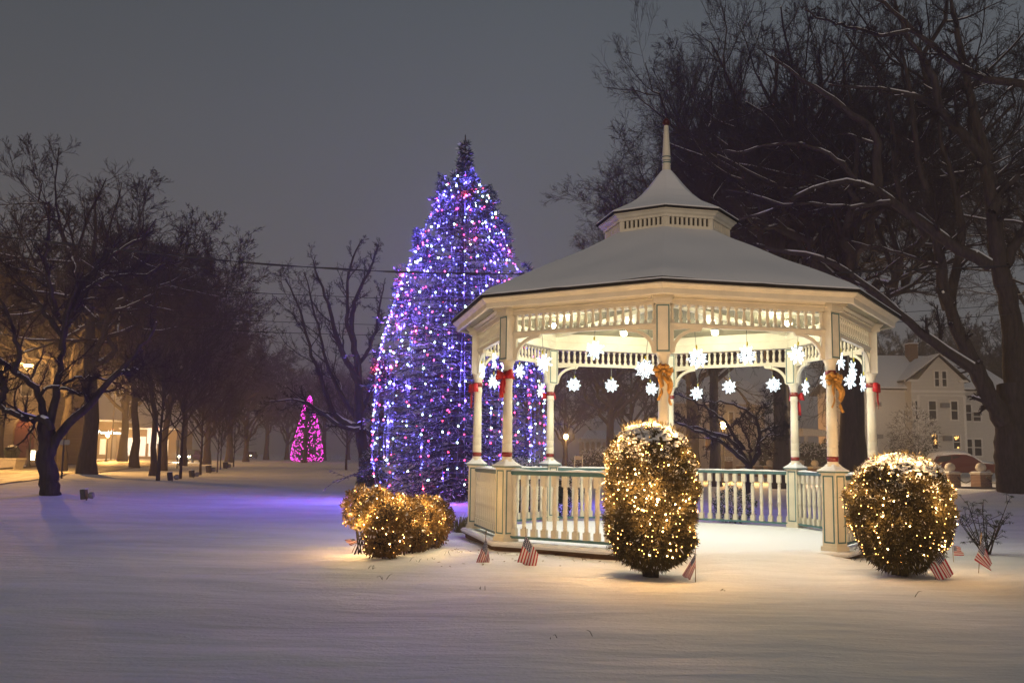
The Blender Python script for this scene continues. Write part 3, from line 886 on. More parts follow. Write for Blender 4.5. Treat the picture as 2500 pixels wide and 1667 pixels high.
# gnarled tree at the left (zoom frame 0,850 scale .287)
Y1 = 29.9
z1 = lambda pts: Lz(0, 850, .28703, pts)
bx, by = gpt(122, 1217)
MOUNDS.append((bx, by, .16, .7))
T1trunk = [traced(z1([(430, 1300), (425, 1200), (410, 1050), (395, 900), (400, 760), (395, 640)]), Y1, .31, .24)]
T1limbs = [
    traced(z1([(440, 860), (470, 770), (560, 650), (680, 560), (780, 460), (870, 350), (960, 250), (1080, 120), (1180, 20), (1260, -90), (1330, -220)]), Y1, .155, .045),
    traced(z1([(425, 640), (460, 520), (490, 350), (510, 180), (525, 20), (540, -200), (600, -420), (700, -640)]), Y1, .14, .035),
    traced(z1([(400, 640), (370, 520), (330, 400), (250, 280), (120, 200), (0, 90), (-130, 20), (-260, -100)]), Y1, .13, .035),
    traced(z1([(440, 700), (400, 620), (320, 580), (270, 640), (180, 590), (60, 520), (-20, 480), (-120, 420)]), Y1 - .6, .12, .06),
    traced(z1([(-20, 480), (20, 400), (35, 300), (0, 210), (-30, 150)]), Y1 - .6, .11, .06),
    traced(z1([(340, 400), (380, 340), (460, 325), (560, 345), (640, 380), (700, 380), (745, 430)]), Y1 - .2, .06, .03),
    traced(z1([(530, 310), (600, 270), (700, 248), (800, 250), (890, 262), (980, 290), (1060, 340)]), Y1 + .3, .055, .02),
    traced(z1([(1010, 210), (1080, 190), (1160, 180), (1250, 190)]), Y1, .06, .02),
    traced(z1([(525, 20), (560, -180), (620, -300), (700, -400), (820, -420), (900, -400)]), Y1 + .4, .10, .02),
    traced(z1([(620, -300), (700, -460), (800, -560), (900, -600), (1000, -640)]), Y1 + .2, .07, .02),
    traced(z1([(540, -100), (420, -250), (300, -420), (200, -560), (60, -700)]), Y1 + .8, .10, .02),
    traced(z1([(540, -200), (620, -420), (760, -620), (980, -800), (1240, -960), (1330, -1100)]), Y1 + .8, .10, .02),
    traced(z1([(500, -260), (420, -520), (380, -800), (420, -1040), (380, -1240)]), Y1 + 1.2, .09, .02),
    traced(z1([(760, -520), (980, -620), (1240, -620), (1400, -720), (1480, -680)]), Y1 + .8, .07, .015),
    traced(z1([(120, 200), (160, 60), (120, -160), (40, -360), (-80, -500)]), Y1 - .8, .09, .02),
]
spec1 = [(11, .22, 1.0, .75, .25, .50, .42, 10, .16, .07, 5), (8, .1, 1, .7, .25, .42, .5, 7, .20, .05, 3), (6, .1, 1, .7, .3, .42, .6, 5, .22, .03, 3), (3, .2, 1, .7, .3, .5, .7, 3, .3, .02, 3)]
traced_tree('gnarled_tree', (bx, by, gz(bx, by)), Y1, T1trunk, T1limbs, spec1, 11, 'gnarled leafless tree with twisted snow-topped limbs, nearest on the left lawn', .0045)

# big spreading tree at the right (frames: zoom4 2100,700 s .287; zoom3 1650,0 s .4146)
YR = 39.1
a4 = lambda pts: Lz(2100, 700, .28694, pts)
a3 = lambda pts: Lz(1650, 0, .41463, pts)
bx, by = gpt(2440, 1222)
MOUNDS.append((bx + .6, by, .45, 1.4))
RTtrunk = [traced([(2488, 1240), (2486, 1200), (2478, 1130), (2470, 1070), (2470, 1010), (2468, 940)], YR, .88, .55),
           traced([(2486, 1010), (2480, 930), (2474, 820), (2462, 730), (2440, 647)], YR + .3, .52, .34)]
RTlimbs = [
    traced(a4([(1230, 1160), (1120, 960), (1020, 760), (920, 560), (840, 380), (760, 190), (700, 60)]), YR - .3, .40, .20),
    traced(a4([(960, 700), (860, 620), (700, 530), (560, 430), (400, 290), (200, 110), (60, 10)]) + a3([(900, 1515), (750, 1500), (600, 1470), (400, 1440)]), YR - 1.5, .22, .07),
    traced(a4([(760, 190), (640, 40)]) + a3([(1600, 1560), (1500, 1330), (1480, 1150), (1420, 900), (1400, 600), (1330, 300)]), YR, .28, .06),
    traced(a4([(770, 200), (760, 60)]) + a3([(1670, 1560), (1690, 1350), (1650, 1120), (1600, 960), (1540, 800), (1560, 520)]), YR + .5, .24, .06),
    traced(a3([(1850, 1568), (1720, 1500), (1560, 1400), (1430, 1290), (1260, 1190), (1190, 1110), (1060, 1060), (850, 1080), (730, 1140), (550, 1270), (370, 1290)]), YR - 2, .24, .05),
    traced(a3([(1190, 1110), (1180, 950), (1190, 780), (1060, 690), (930, 600), (800, 500), (700, 440), (560, 330)]), YR - 2, .20, .04),
    traced(a3([(1900, 1568), (1860, 1200), (1840, 950), (1760, 860), (1560, 640), (1420, 560), (1200, 520), (900, 500)]), YR, .34, .04),
    traced(a3([(1840, 950), (1760, 700), (1700, 400), (1640, 100), (1600, -100)]), YR + 1, .26, .05),
    traced(a3([(2200, 530), (2050, 500), (1800, 460), (1610, 370), (1530, 270), (1400, 180), (1230, 30), (1100, -60)]), YR - 6, .17, .05),
    traced(a3([(1400, 180), (1300, 200), (1200, 210), (1060, 170), (900, 130), (760, 60)]), YR - 6, .08, .03),
    traced(a3([(1940, 1560), (1990, 1450), (2060, 1350), (2150, 1250), (2300, 1100)]), YR, .25, .1),
    traced(a3([(1860, 1250), (1920, 1150), (2000, 1050), (2100, 950), (2200, 800)]), YR - 1, .2, .06),
    traced(a3([(1260, 1190), (1160, 1200), (1000, 1230), (800, 1200), (640, 1210), (480, 1150), (300, 1120)]), YR - 3, .09, .03),
    traced(a3([(1480, 1400), (1420, 1300), (1330, 1200), (1290, 1000), (1280, 700), (1180, 400), (1000, 200)]), YR + 2, .2, .04),
    traced(a3([(1060, 1060), (960, 940), (800, 860), (600, 840), (380, 900), (200, 880)]), YR - 2, .1, .03),
    traced(a3([(1560, 640), (1500, 400), (1380, 260), (1300, 60), (1260, -80)]), YR - 1, .16, .04),
    traced(a3([(1700, 1500), (1560, 1568), (1440, 1540), (1300, 1480), (1120, 1440), (950, 1410)]), YR + 3, .1, .03),
]
specR = [(13, .12, 1.0, .75, .25, .36, .45, 9, .12, .03, 5), (10, .08, 1, .65, .25, .46, .6, 6, .13, .02, 3), (8, .1, 1, .6, .25, .5, .65, 4, .15, .02, 3), (5, .15, 1, .55, .25, .5, .7, 3, .15, .02, 3)]
traced_tree('old_maple_tree', (bx, by, gz(bx, by)), YR, RTtrunk, RTlimbs, specR, 21, 'huge leafless tree with forked trunk at the right edge, limbs arching over the gazebo', .006, snowr=.035, Lmul=.42)

# tree left of the lit spruce (frame 600,550 s .3828)
Y11 = 49.0
a8 = lambda pts: Lz(600, 550, .38278, pts)
bx, by = gpt(893, 1180)
T11t = [traced(a8([(775, 1640), (770, 1568), (745, 1400), (722, 1250), (722, 1080), (718, 900), (690, 760), (675, 620)]), Y11, .36, .12)]
T11l = [
    traced(a8([(735, 1285), (660, 1285), (600, 1260), (550, 1190), (515, 1080), (470, 950), (410, 820), (380, 650), (330, 480), (250, 340)]), Y11 - 1, .18, .03),
    traced(a8([(712, 1240), (660, 1160), (610, 1080), (560, 980), (510, 900), (500, 760), (440, 600), (420, 450), (370, 300)]), Y11 + .5, .14, .03),
    traced(a8([(730, 1300), (640, 1300), (570, 1270), (520, 1210), (440, 1190), (410, 1130), (340, 1110), (250, 1110), (130, 1130)]), Y11 - 1.5, .12, .03),
    traced(a8([(720, 1000), (660, 900), (600, 780), (560, 640), (520, 480), (470, 360), (430, 220)]), Y11 - .5, .18, .03),
    traced(a8([(690, 760), (640, 640), (650, 500), (640, 350), (680, 200), (740, 90)]), Y11, .12, .03),
    traced(a8([(675, 620), (690, 500), (740, 380), (800, 260), (850, 120)]), Y11 + 1, .14, .03),
    traced(a8([(722, 880), (780, 800), (830, 680), (850, 520), (880, 380)]), Y11 + 1, .12, .03),
    traced(a8([(745, 1180), (790, 1060), (840, 960), (860, 800)]), Y11 + 1.5, .12, .04),
    traced(a8([(755, 1300), (800, 1350), (830, 1290), (850, 1200)]), Y11 - .5, .12, .04),
]
spec11 = [(12, .15, 1.0, .65, .2, .50, .42, 9, .14, .06, 5), (8, .1, 1, .65, .22, .46, .5, 6, .18, .05, 3), (6, .1, 1, .7, .3, .48, .6, 4, .2, .03, 3), (3, .2, 1, .7, .3, .5, .7, 3, .3, .02, 3)]
traced_tree('bare_oak_tree', (bx, by, gz(bx, by)), Y11, T11t, T11l, spec11, 31, 'leafless tree with curved low limb growing just left of the lit spruce', .0075, Lmul=.52)

# small spreading tree behind the gazebo (frame 1680,950 s .17007)
YC = 33.0
a6 = lambda pts: Lz(1680, 950, .17007, pts)
bx, by = P(1832, 1165, YC).x, YC
TCt = [traced(a6([(860, 1500), (860, 1300), (880, 1150), (890, 1060)]), YC, .13, .11)]
TCl = [
    traced(a6([(880, 1140), (800, 980), (700, 930), (560, 820), (400, 700), (240, 660), (120, 590), (-80, 500), (-260, 430), (-400, 470)]), YC - .5, .085, .02),
    traced(a6([(860, 1080), (800, 900), (680, 780), (520, 670), (260, 590), (60, 530), (-120, 540), (-300, 360)]), YC, .085, .02),
    traced(a6([(800, 860), (680, 720), (600, 560), (480, 400), (300, 280), (120, 180), (0, 160), (-200, 60)]), YC + .4, .07, .02),
    traced(a6([(920, 1080), (1000, 900), (1030, 700), (1020, 520), (960, 400), (860, 330), (760, 240), (600, 200), (400, 180), (200, 190)]), YC + .8, .08, .02),
    traced(a6([(940, 1060), (960, 880), (1040, 700), (1200, 640), (1380, 680)]), YC + .5, .05, .02),
    traced(a6([(900, 1060), (890, 860), (870, 700), (760, 560), (740, 400), (860, 330)]), YC - .5, .05, .015),
    traced(a6([(1020, 640), (1160, 560), (1300, 520), (1460, 520)]), YC + 1, .04, .015),
    traced(a6([(980, 420), (1010, 300), (1160, 200), (1300, 80)]), YC + 1, .04, .015),
]
specC = [(10, .15, 1.0, .85, .25, .36, .5, 8, .2, .03, 4), (8, .1, 1, .85, .25, .45, .6, 5, .22, .03, 3), (6, .1, 1, .85, .3, .5, .65, 4, .24, .02, 3), (3, .2, 1, .7, .3, .5, .7, 3, .3, .02, 3)]
traced_tree('crabapple_tree', (bx, by, gz(bx, by)), YC, TCt, TCl, specC, 41, 'small wide leafless tree with low snowy limbs seen behind the back railing', .006, snowr=.02, Lmul=.55)

# --------------------------------------------------- trees grown freely
def base(x, y): X, Y = gpt(x, y); return (X, Y, gz(X, Y))
def at_px(x, Y): X = back(x, 1110, Y)[0]; return (X, Y, gz(X, Y))
B2 = base(212, 1164); MOUNDS.append((B2[0], B2[1], .2, 1.1))
wild_tree('street_tree', 101, 17.5, 6.0, .40, B2, 'thick straight trunked leafless tree beside the road, behind the gnarled tree', fork=.42, nl=7, dense=1.4, minr=.010, lean=-.5)
t3 = wild_tree('street_tree', 102, 15.5, 5.0, .16, base(372, 1161), 'slim leaning leafless tree, left of the young fan-shaped tree', fork=.4, nl=7, dense=1.4, minr=.010, lean=-1.0, snow=False)
t5 = wild_tree('street_tree', 103, 18, 6.5, .24, base(397, 1148), 'leafless roadside tree right behind the young fan-shaped tree', fork=.3, nl=9, dense=1.4, minr=.012, lean=.6, snow=False)
G_ROAD = 'leafless trees along the lit road'
for o in (t3, t5): o['group'] = G_ROAD
x7 = base(446, 1137)
copy_tree(t5, x7, 2.1, (1.25, 1.25, 1.05), 'leafless roadside tree beyond the second young tree, in front of the headlights', G_ROAD)
# young fan-shaped trees
def fan_tree(seed, H, spread, r, loc, label, group=None, n=15, minr=.006):
    rg = np.random.default_rng(seed)
    hz = H * .24
    tp = limbs_to_level([[[0, 0, -.15, r * 1.3], [0, 0, .1, r], [0, 0, hz, r * .9], [0.05, 0, H * .55, r * .5], [0, 0, H * .95, r * .12]]], 10, .01, rg)
    limbs = []
    for i in range(n):
        a = 2 * PI * i * .382; t = i / n
        h0 = hz * (.9 + .5 * t) + H * .3 * t; s = spread * (1 - .45 * t) * rg.uniform(.8, 1.1); top = h0 + (H - h0) * rg.uniform(.5, .95)
        c, sn = math.cos(a), math.sin(a)
        limbs.append([[0, 0, h0, r * .42], [c * s * .35, sn * s * .35, h0 + (top - h0) * .28, r * .3], [c * s * .75, sn * s * .75, h0 + (top - h0) * .65, r * .18], [c * s, sn * s, top, r * .07]])
    lp = limbs_to_level(limbs, 10, .04, rg)
    br = branching(lp, np.full(n, H * .5), [(9, .12, 1, .5, .15, .45, .5, 6, .08, .04, 4), (7, .1, 1, .5, .2, .5, .6, 4, .1, .03, 3), (4, .1, 1, .5, .2, .5, .7, 3, .1, .02, 3)], seed + 5, minr)
    return tree_object('young_tree', [(tp[0], tp[1], 10), (lp[0], lp[1], 6)], br, loc, label, group=group)
G_Y = 'young trees on the lawn'
f4 = fan_tree(201, 8.6, 3.6, .085, base(385, 1174), 'young leafless tree with fan-shaped crown, nearest of the young trees left of centre', G_Y, 18)
copy_tree(f4, base(440, 1170), 1.9, (.8, .8, .95), 'young leafless tree just right of the nearest fan-shaped one', G_Y)
copy_tree(f4, base(489, 1158), 4.0, (.85, .85, .9), 'young leafless tree standing in front of the bright car headlights', G_Y)
copy_tree(f4, base(530, 1151), .7, (.55, .55, .75), 'thin young leafless tree, left one of a close pair', G_Y)
copy_tree(f4, base(538, 1145), 2.9, (.6, .6, .85), 'thin young leafless tree, right one of a close pair', G_Y)
copy_tree(f4, base(570, 1140), 5.1, (.7, .7, .62), 'low young leafless tree right of the close thin pair', G_Y)
copy_tree(f4, base(845, 1147), 3.3, (1.15, 1.15, 1.1), 'lone young leafless tree with rounded crown right of the magenta lights', G_Y)
copy_tree(f4, base(888, 1146), .3, (.6, .6, .6), 'small young leafless tree half hidden by the big trunk left of the spruce', G_Y)
# broad far trees, shared shapes
far_a = wild_tree('broad_tree', 301, 17, 8.0, .38, base(600, 1127), 'broad leafless tree with a leaning second stem left of the magenta lights', fork=.2, nl=10, dense=1.25, minr=.018, snow=False, group='broad leafless trees beyond the lawn')
far_b = wild_tree('broad_tree', 302, 19, 7.5, .42, at_px(650, 185), 'distant leafless tree at the end of the lawn, above two small lights', fork=.28, nl=9, dense=1.25, minr=.019, snow=False, group='broad leafless trees beyond the lawn')
GF = 'broad leafless trees beyond the lawn'
for i, (px, Y, s, lab) in enumerate([
        (300, 125, 1.15, 'hazy leafless tree above the illuminated shop sign'),
        (505, 115, 1.0, 'dark leafless tree above the car headlights'),
        (560, 135, .98, 'hazy leafless tree behind the close thin pair of young trees'),
        (90, 110, 1.15, 'hazy leafless tree rising behind the brick building'),
        (-10, 80, 1.1, 'leafless tree cut off by the left edge of the picture'),
        (700, 210, 1.05, 'distant leafless tree directly behind the magenta lights on the left'),
        (790, 200, 1.1, 'distant leafless tree directly behind the magenta lights on the right'),
        (850, 230, 1.1, 'distant leafless tree behind the lone rounded young tree'),
        (930, 190, 1.15, 'distant leafless tree hidden mostly by the lit spruce'),
        (1380, 150, 1.0, 'hazy leafless tree behind the street lamp seen through the back left arch'),
        (1290, 105, 1.05, 'leafless tree rising just right of the lit spruce above the gazebo roof'),
        (1540, 120, .9, 'hazy leafless tree behind the nearest gazebo column'),
        (1490, 98, .98, 'leafless tree above the left slope of the gazebo roof'),
        (2140, 120, 1.0, 'hazy leafless tree behind the left side of the white house'),
        (2250, 130, 1.05, 'hazy leafless tree behind the chimney of the white house'),
        (2370, 125, 1.05, 'hazy leafless tree behind the right gable of the white house'),
        (2480, 120, 1.0, 'hazy leafless tree behind the big forked trunk at the right edge')]):
    copy_tree(far_a if i % 2 else far_b, at_px(px, Y), i * 1.7, (s, s, s * (.92 + .05 * (i % 4))), lab, GF)
copy_tree(t5, at_px(150, 66), 1.1, (1.2, 1.2, 1.0), 'leafless tree between the brick building and the thick straight trunk', G_ROAD)
copy_tree(t5, at_px(330, 85), 3.9, (1.3, 1.3, 1.15), 'leafless tree beyond the road between two globe street lamps', G_ROAD)
# great trees behind the gazebo on the right
GB = 'great dark trees behind the gazebo'
g1 = wild_tree('great_tree', 401, 25, 10.5, .60, at_px(2084, 50), 'great leafless tree with thick dark trunk seen between the two right columns', fork=.36, nl=13, dense=1.5, minr=.0075, group=GB, snow=True)
g2 = wild_tree('great_tree', 402, 21.5, 7.0, .27, at_px(1745, 55), 'great leafless tree with trunk behind the bright globe lamp', fork=.30, nl=13, dense=1.5, minr=.0075, group=GB, snow=True)
copy_tree(g2, at_px(1920, 62), 2.2, (1.1, 1.1, 1.12), 'great leafless tree with orange-lit trunk beside the back right column', GB)
copy_tree(g1, at_px(1690, 70), 4.2, (.78, .78, .74), 'great leafless tree rising behind the spire on the left', GB)
copy_tree(g2, at_px(2640, 62), .9, (1.2, 1.2, 1.25), 'great leafless tree reaching in from beyond the right edge, above the forked trunk', GB)
copy_tree(g1, at_px(1910, 52), 1.2, (.66, .66, 1.08), 'great leafless tree whose crown fills the sky right of the spire', GB)

# ================================================================== BIG SPRUCE
def spruce_parts(seed, H, prof, nb, tuft, blade, bw, snowfrac=.22, z0=.25):
    """prof(t) = radius at height fraction t"""
    rg = np.random.default_rng(seed)
    hz = z0 + (H * .985 - z0) * (1 - (1 - np.arange(nb) / nb) ** .66)
    az = np.arange(nb) * 2.39996 + rg.uniform(-.25, .25, nb)
    R = np.array([prof(h / H) for h in hz]) * rg.uniform(.80, 1.07, nb)
    R *= np.where(rg.uniform(size=nb) < .10, rg.uniform(1.1, 1.32, nb), 1.0) * (1 + .07 * np.sin(az * 3 + hz * 2.1) + .05 * np.sin(hz * 5.3 + az))
    t = hz / H
    rise = .02 + .75 * t ** 3
    P0 = np.stack([0 * hz, 0 * hz, hz], 1)
    D0 = unit(np.stack([np.cos(az), np.sin(az), rise], 1))
    L = R / np.sqrt(1 / (1 + (rise - .12) ** 2)) * 1.02
    n, m = nb, 9
    pts = np.zeros((n, m, 3)); p = P0.copy(); d = D0.copy(); dirs = np.zeros((n, m, 3)); rad = np.zeros((n, m))
    for j in range(m):
        pts[:, j] = p; dirs[:, j] = d; rad[:, j] = np.maximum(.008, .045 * (1 - j / m) * (1 - t * .8))
        bend = np.where(j < 4, -.11, .06) * (1 - t)
        d = unit(d + np.stack([0 * bend, 0 * bend, bend], 1) + .05 * rg.normal(size=(n, 3)))
        p = p + d * (L / (m - 1))[:, None]
    b0 = (pts, rad, dirs)
    p, dd, ln, r = spawn(*b0, L, 14, .18, 1.02, .85, .15, .28, .5, rg, planar=0.0)
    # side shoots spread sideways
    dd[:, 2] = dd[:, 2] * .35 - .06; dd = unit(dd)
    ln = np.clip(ln, .14, .75)
    s1 = grow(p, dd, ln, np.full(len(p), .009), np.full(len(p), .005), 4, .08, -.02, rg)
    lead = (pts[:, 4:], rad[:, 4:], dirs[:, 4:])
    # needle sprays: thin blades all along the shoots
    def sprays(lv, per, bl, w_):
        q, d3, l3, _ = spawn(lv[0], lv[1], lv[2], np.ones(len(lv[0])), per, 0, 1, .55, .2, 1, 1, rg)
        k = len(q); ll = bl * rg.uniform(.7, 1.25, k)
        side = unit(np.cross(d3, rg.normal(size=(k, 3))))
        a = q - side * (w_ / 2); b = q + side * (w_ / 2); c = q + d3 * ll[:, None]
        mid = q + d3 * (ll * .5)[:, None]
        a2 = mid - side * (w_ * .75); b2 = mid + side * (w_ * .75)
        return np.stack([q, b2, c, a2], 1), d3, side
    v1, d1, s_1 = sprays(s1, tuft, blade, bw)
    v2, d2, s_2 = sprays(lead, tuft * 2, blade, bw)
    v = np.concatenate([v1, v2]); dn = np.concatenate([d1, d2]); k = len(v)
    sn = rg.uniform(size=k) < snowfrac
    return b0, s1, v, sn

H_SP = 12.95
def prof_sp(t):
    # silhouette traced from the photograph (fraction of height -> metres)
    xs = [0, .038, .113, .33, .45, .59, .685, .75, .83, .86, .885, .94, 1]
    ys = [2.3, 2.65, 2.8, 2.75, 2.5, 1.95, 1.45, 1.15, .80, .45, .20, .13, .01]
    return float(np.interp(t, xs, ys))
SPX, SPY = gpt(1118, 1206)
SPY = 33.2; SPX = back(1118, 1200, SPY)[0]
sp_root = empty('spruce_tree', (SPX, SPY, gz(SPX, SPY) ), label='tall spruce hung with red, white and blue lights', cat='spruce tree')
b0, s1, vv, sn = spruce_parts(51, H_SP, prof_sp, 380, 7, .17, .022, .20)
vx = [vv]; sx_ = [sn]; b0x = [(b0[0], b0[1], 4), (s1[0], s1[1], 3)]
# upright side leaders that stick out of the outline
for i_, (ox_, oy_, oz_, hh_, lean_) in enumerate([(-.62, -.2, 9.5, 1.7, -.10), (.72, -.1, 9.4, 1.75, .16), (-2.0, 0, 6.2, 1.9, -.10), (1.95, .1, 6.6, 1.8, .22), (-1.25, -.3, 8.1, 1.4, -.2), (1.2, .2, 8.6, 1.3, .2), (-2.65, .1, 3.9, 1.3, -.2), (2.6, 0, 4.4, 1.4, .2), (.1, -.6, 10.2, 1.3, .05)]):
    q0, q1, q2, q3 = spruce_parts(80 + i_, hh_, lambda t_: float(np.interp(t_, [0, .3, .8, 1], [.42, .38, .14, .02])), 34, 4, .14, .02, .12, z0=.05)
    def shift(a_): 
        a_ = a_.copy(); a_[..., 0] += ox_ + a_[..., 2] * lean_; a_[..., 1] += oy_; a_[..., 2] += oz_; return a_
    vx.append(shift(q2)); sx_.append(q3); b0x += [(shift(q0[0]), q0[1] * .5, 3), (shift(q1[0]), q1[1] * .7, 3)]
vv = np.concatenate(vx); sn = np.concatenate(sx_)
v, f = tubes([(np.array([[[0, 0, z] for z in np.linspace(-.2, H_SP, 12)]]), np.array([np.linspace(.26, .02, 12)]), 10)])
link_mesh('trunk', raw_mesh('trunk', v, f, BARK, True), sp_root)
v, f = tubes(b0x)
link_mesh('boughs', raw_mesh('boughs', v, f, TWIG, True), sp_root)
k = len(vv)
ffq = np.arange(k * 4).reshape(k, 4)
link_mesh('needles', raw_mesh('needles', vv.reshape(-1, 3), ffq, None, False, mats=[NEEDLE, NEEDLESNOW], midx=sn.astype(int)), sp_root)
NEEDLE_ME = sp_root.children[-1].data
TRUNK_ME = sp_root.children[0].data

# strings of lights hanging down its sides
bulb_prof = [(0, -.5), (.32, -.42), (.42, -.1), (.36, .3), (.15, .55), (0, .62)]
def bulb_mesh(name, m, r, n=6):
    return MB().lathe([(a * r * 2, z * r * 2) for a, z in bulb_prof], n, smooth=True).mesh(name, m)
BM = {'r': bulb_mesh('red_bulb', B_RED, .031), 'b': bulb_mesh('blue_bulb', B_BLUE, .030), 'w': bulb_mesh('white_bulb', B_WHITE, .024), 'W': bulb_mesh('white_bulb', B_WHITE, .033)}
rs = random.Random(5)
NS = 46
pcol = {'r': (1.0, .05, .12), 'b': (.15, .09, 1.0), 'w': (.30, .30, 1.0), 'W': (.5, .55, 1.0)}
sides = []
for i in range(NS):
    # only the side towards the viewer and the flanks is shown by the photograph
    az = -PI / 2 + (i - (NS - 1) / 2) * (PI * 1.06 / NS) + rs.uniform(-.03, .03)
    top = H_SP * rs.choice([.885, .88, .87, .75, .62, .885, .52, .84])
    bot = rs.uniform(.2, .9) if rs.random() < .8 else rs.uniform(1.0, 3.0)
    pts = []; n = 26
    tw = rs.uniform(-.12, .12)
    for j in range(n):
        t = j / (n - 1); h = top * (1 - t) + bot * t
        r = prof_sp(h / H_SP) * 1.045 + .05
        r = max(r, prof_sp(top / H_SP) + (prof_sp(bot / H_SP) * 1.05 - prof_sp(top / H_SP)) * t * .96)
        a = az + tw * t
        pts.append(Vector((SPX + r * math.cos(a), SPY + r * math.sin(a), h)))
    pos = ['left flank', 'left half', 'middle', 'right half', 'right flank'][min(4, int(i / NS * 5))]
    root = empty('light_string', pts[0], label='string of red, white and blue bulbs draped down the tall spruce', cat='light string', group='light strings hanging down the spruce')
    c0 = pts[0]
    MB().tube([p - c0 for p in pts], .0055, 3, smooth=False).obj('wire', WIRE, root)
    nb = int((top - bot) / .60)
    for j in range(nb):
        t = (j + rs.uniform(.2, .8)) / nb; fi = t * (n - 1); i0 = min(int(fi), n - 2); p = pts[i0].lerp(pts[i0 + 1], fi - i0) - c0
        c = rs.choice('rrrrbbbbbwW' if rs.random() < .9 else 'WW')
        o = link_mesh({'r': 'red_bulb', 'b': 'blue_bulb', 'w': 'white_bulb', 'W': 'white_bulb'}[c], BM[c], root, p + Vector((rs.uniform(-.03, .03), rs.uniform(-.05, .02), 0)), (rs.uniform(-1.2, 1.2), rs.uniform(-1.2, 1.2), 0))
        if rs.random() < .17:
            q = c0 + p; dx, dy = q.x - SPX, q.y - SPY; l = math.hypot(dx, dy)
            cc = 'b' if rs.random() < .55 else c
            point((q.x + dx / l * .06, q.y + dy / l * .06, q.z), (38 if cc == 'b' else 18) if cc != 'r' else 20, pcol[cc], .05, None, 'bulb_light')
# small lights wound through the boughs, deeper in
root = empty('light_string', (SPX, SPY, 0), label='long strand of tiny lights wound through the boughs all over the tall spruce', cat='light string')
b = MB(); pts = []
tiny = {'r': [], 'b': [], 'w': []}
for i in range(480):
    t = (i + .5) / 480; h = .4 + (H_SP * .87 - .4) * t; a = i * .0  + t * 2 * PI * 46
    r = prof_sp(h / H_SP) * rs.uniform(.80, 1.0)
    p = Vector((r * math.cos(a), r * math.sin(a), h + rs.uniform(-.15, .15))); pts.append(p)
    tiny[rs.choice('rbbbbbbw')].append(p)
b.tube(pts, .005, 3, smooth=False).obj('wire', WIRE, root)
for c, nm, m in (('r', 'red_tiny_bulbs', B_RED), ('b', 'blue_tiny_bulbs', B_BLUE), ('w', 'white_tiny_bulbs', B_WHITE)):
    bb = MB()
    for p in tiny[c]:
        bb.lathe([(0, -.02), (.016, 0), (0, .02)], 5, p, smooth=False)
    bb.obj(nm, m, root, kind='stuff')

# ================================================================== YEW BUSHES AND HEDGE
def blades(pos, nrm, ln, w, rg, spread=.9):
    k = len(pos)
    d = unit(nrm + spread * rg.normal(size=(k, 3)))
    s = unit(np.cross(d, rg.normal(size=(k, 3))))
    ll = (ln * rg.uniform(.6, 1.3, k))[:, None]; ww = w * rg.uniform(.7, 1.2, k)[:, None]
    m = pos + d * ll * .5
    return np.stack([pos, m + s * ww, pos + d * ll, m - s * ww], 1)
def quads_obj(name, vv, mats, parent, midx=None, **kw):
    k = len(vv)
    return link_mesh(name, raw_mesh(name, vv.reshape(-1, 3), np.arange(k * 4).reshape(k, 4), None, False, mats=mats, midx=midx), parent, **kw)

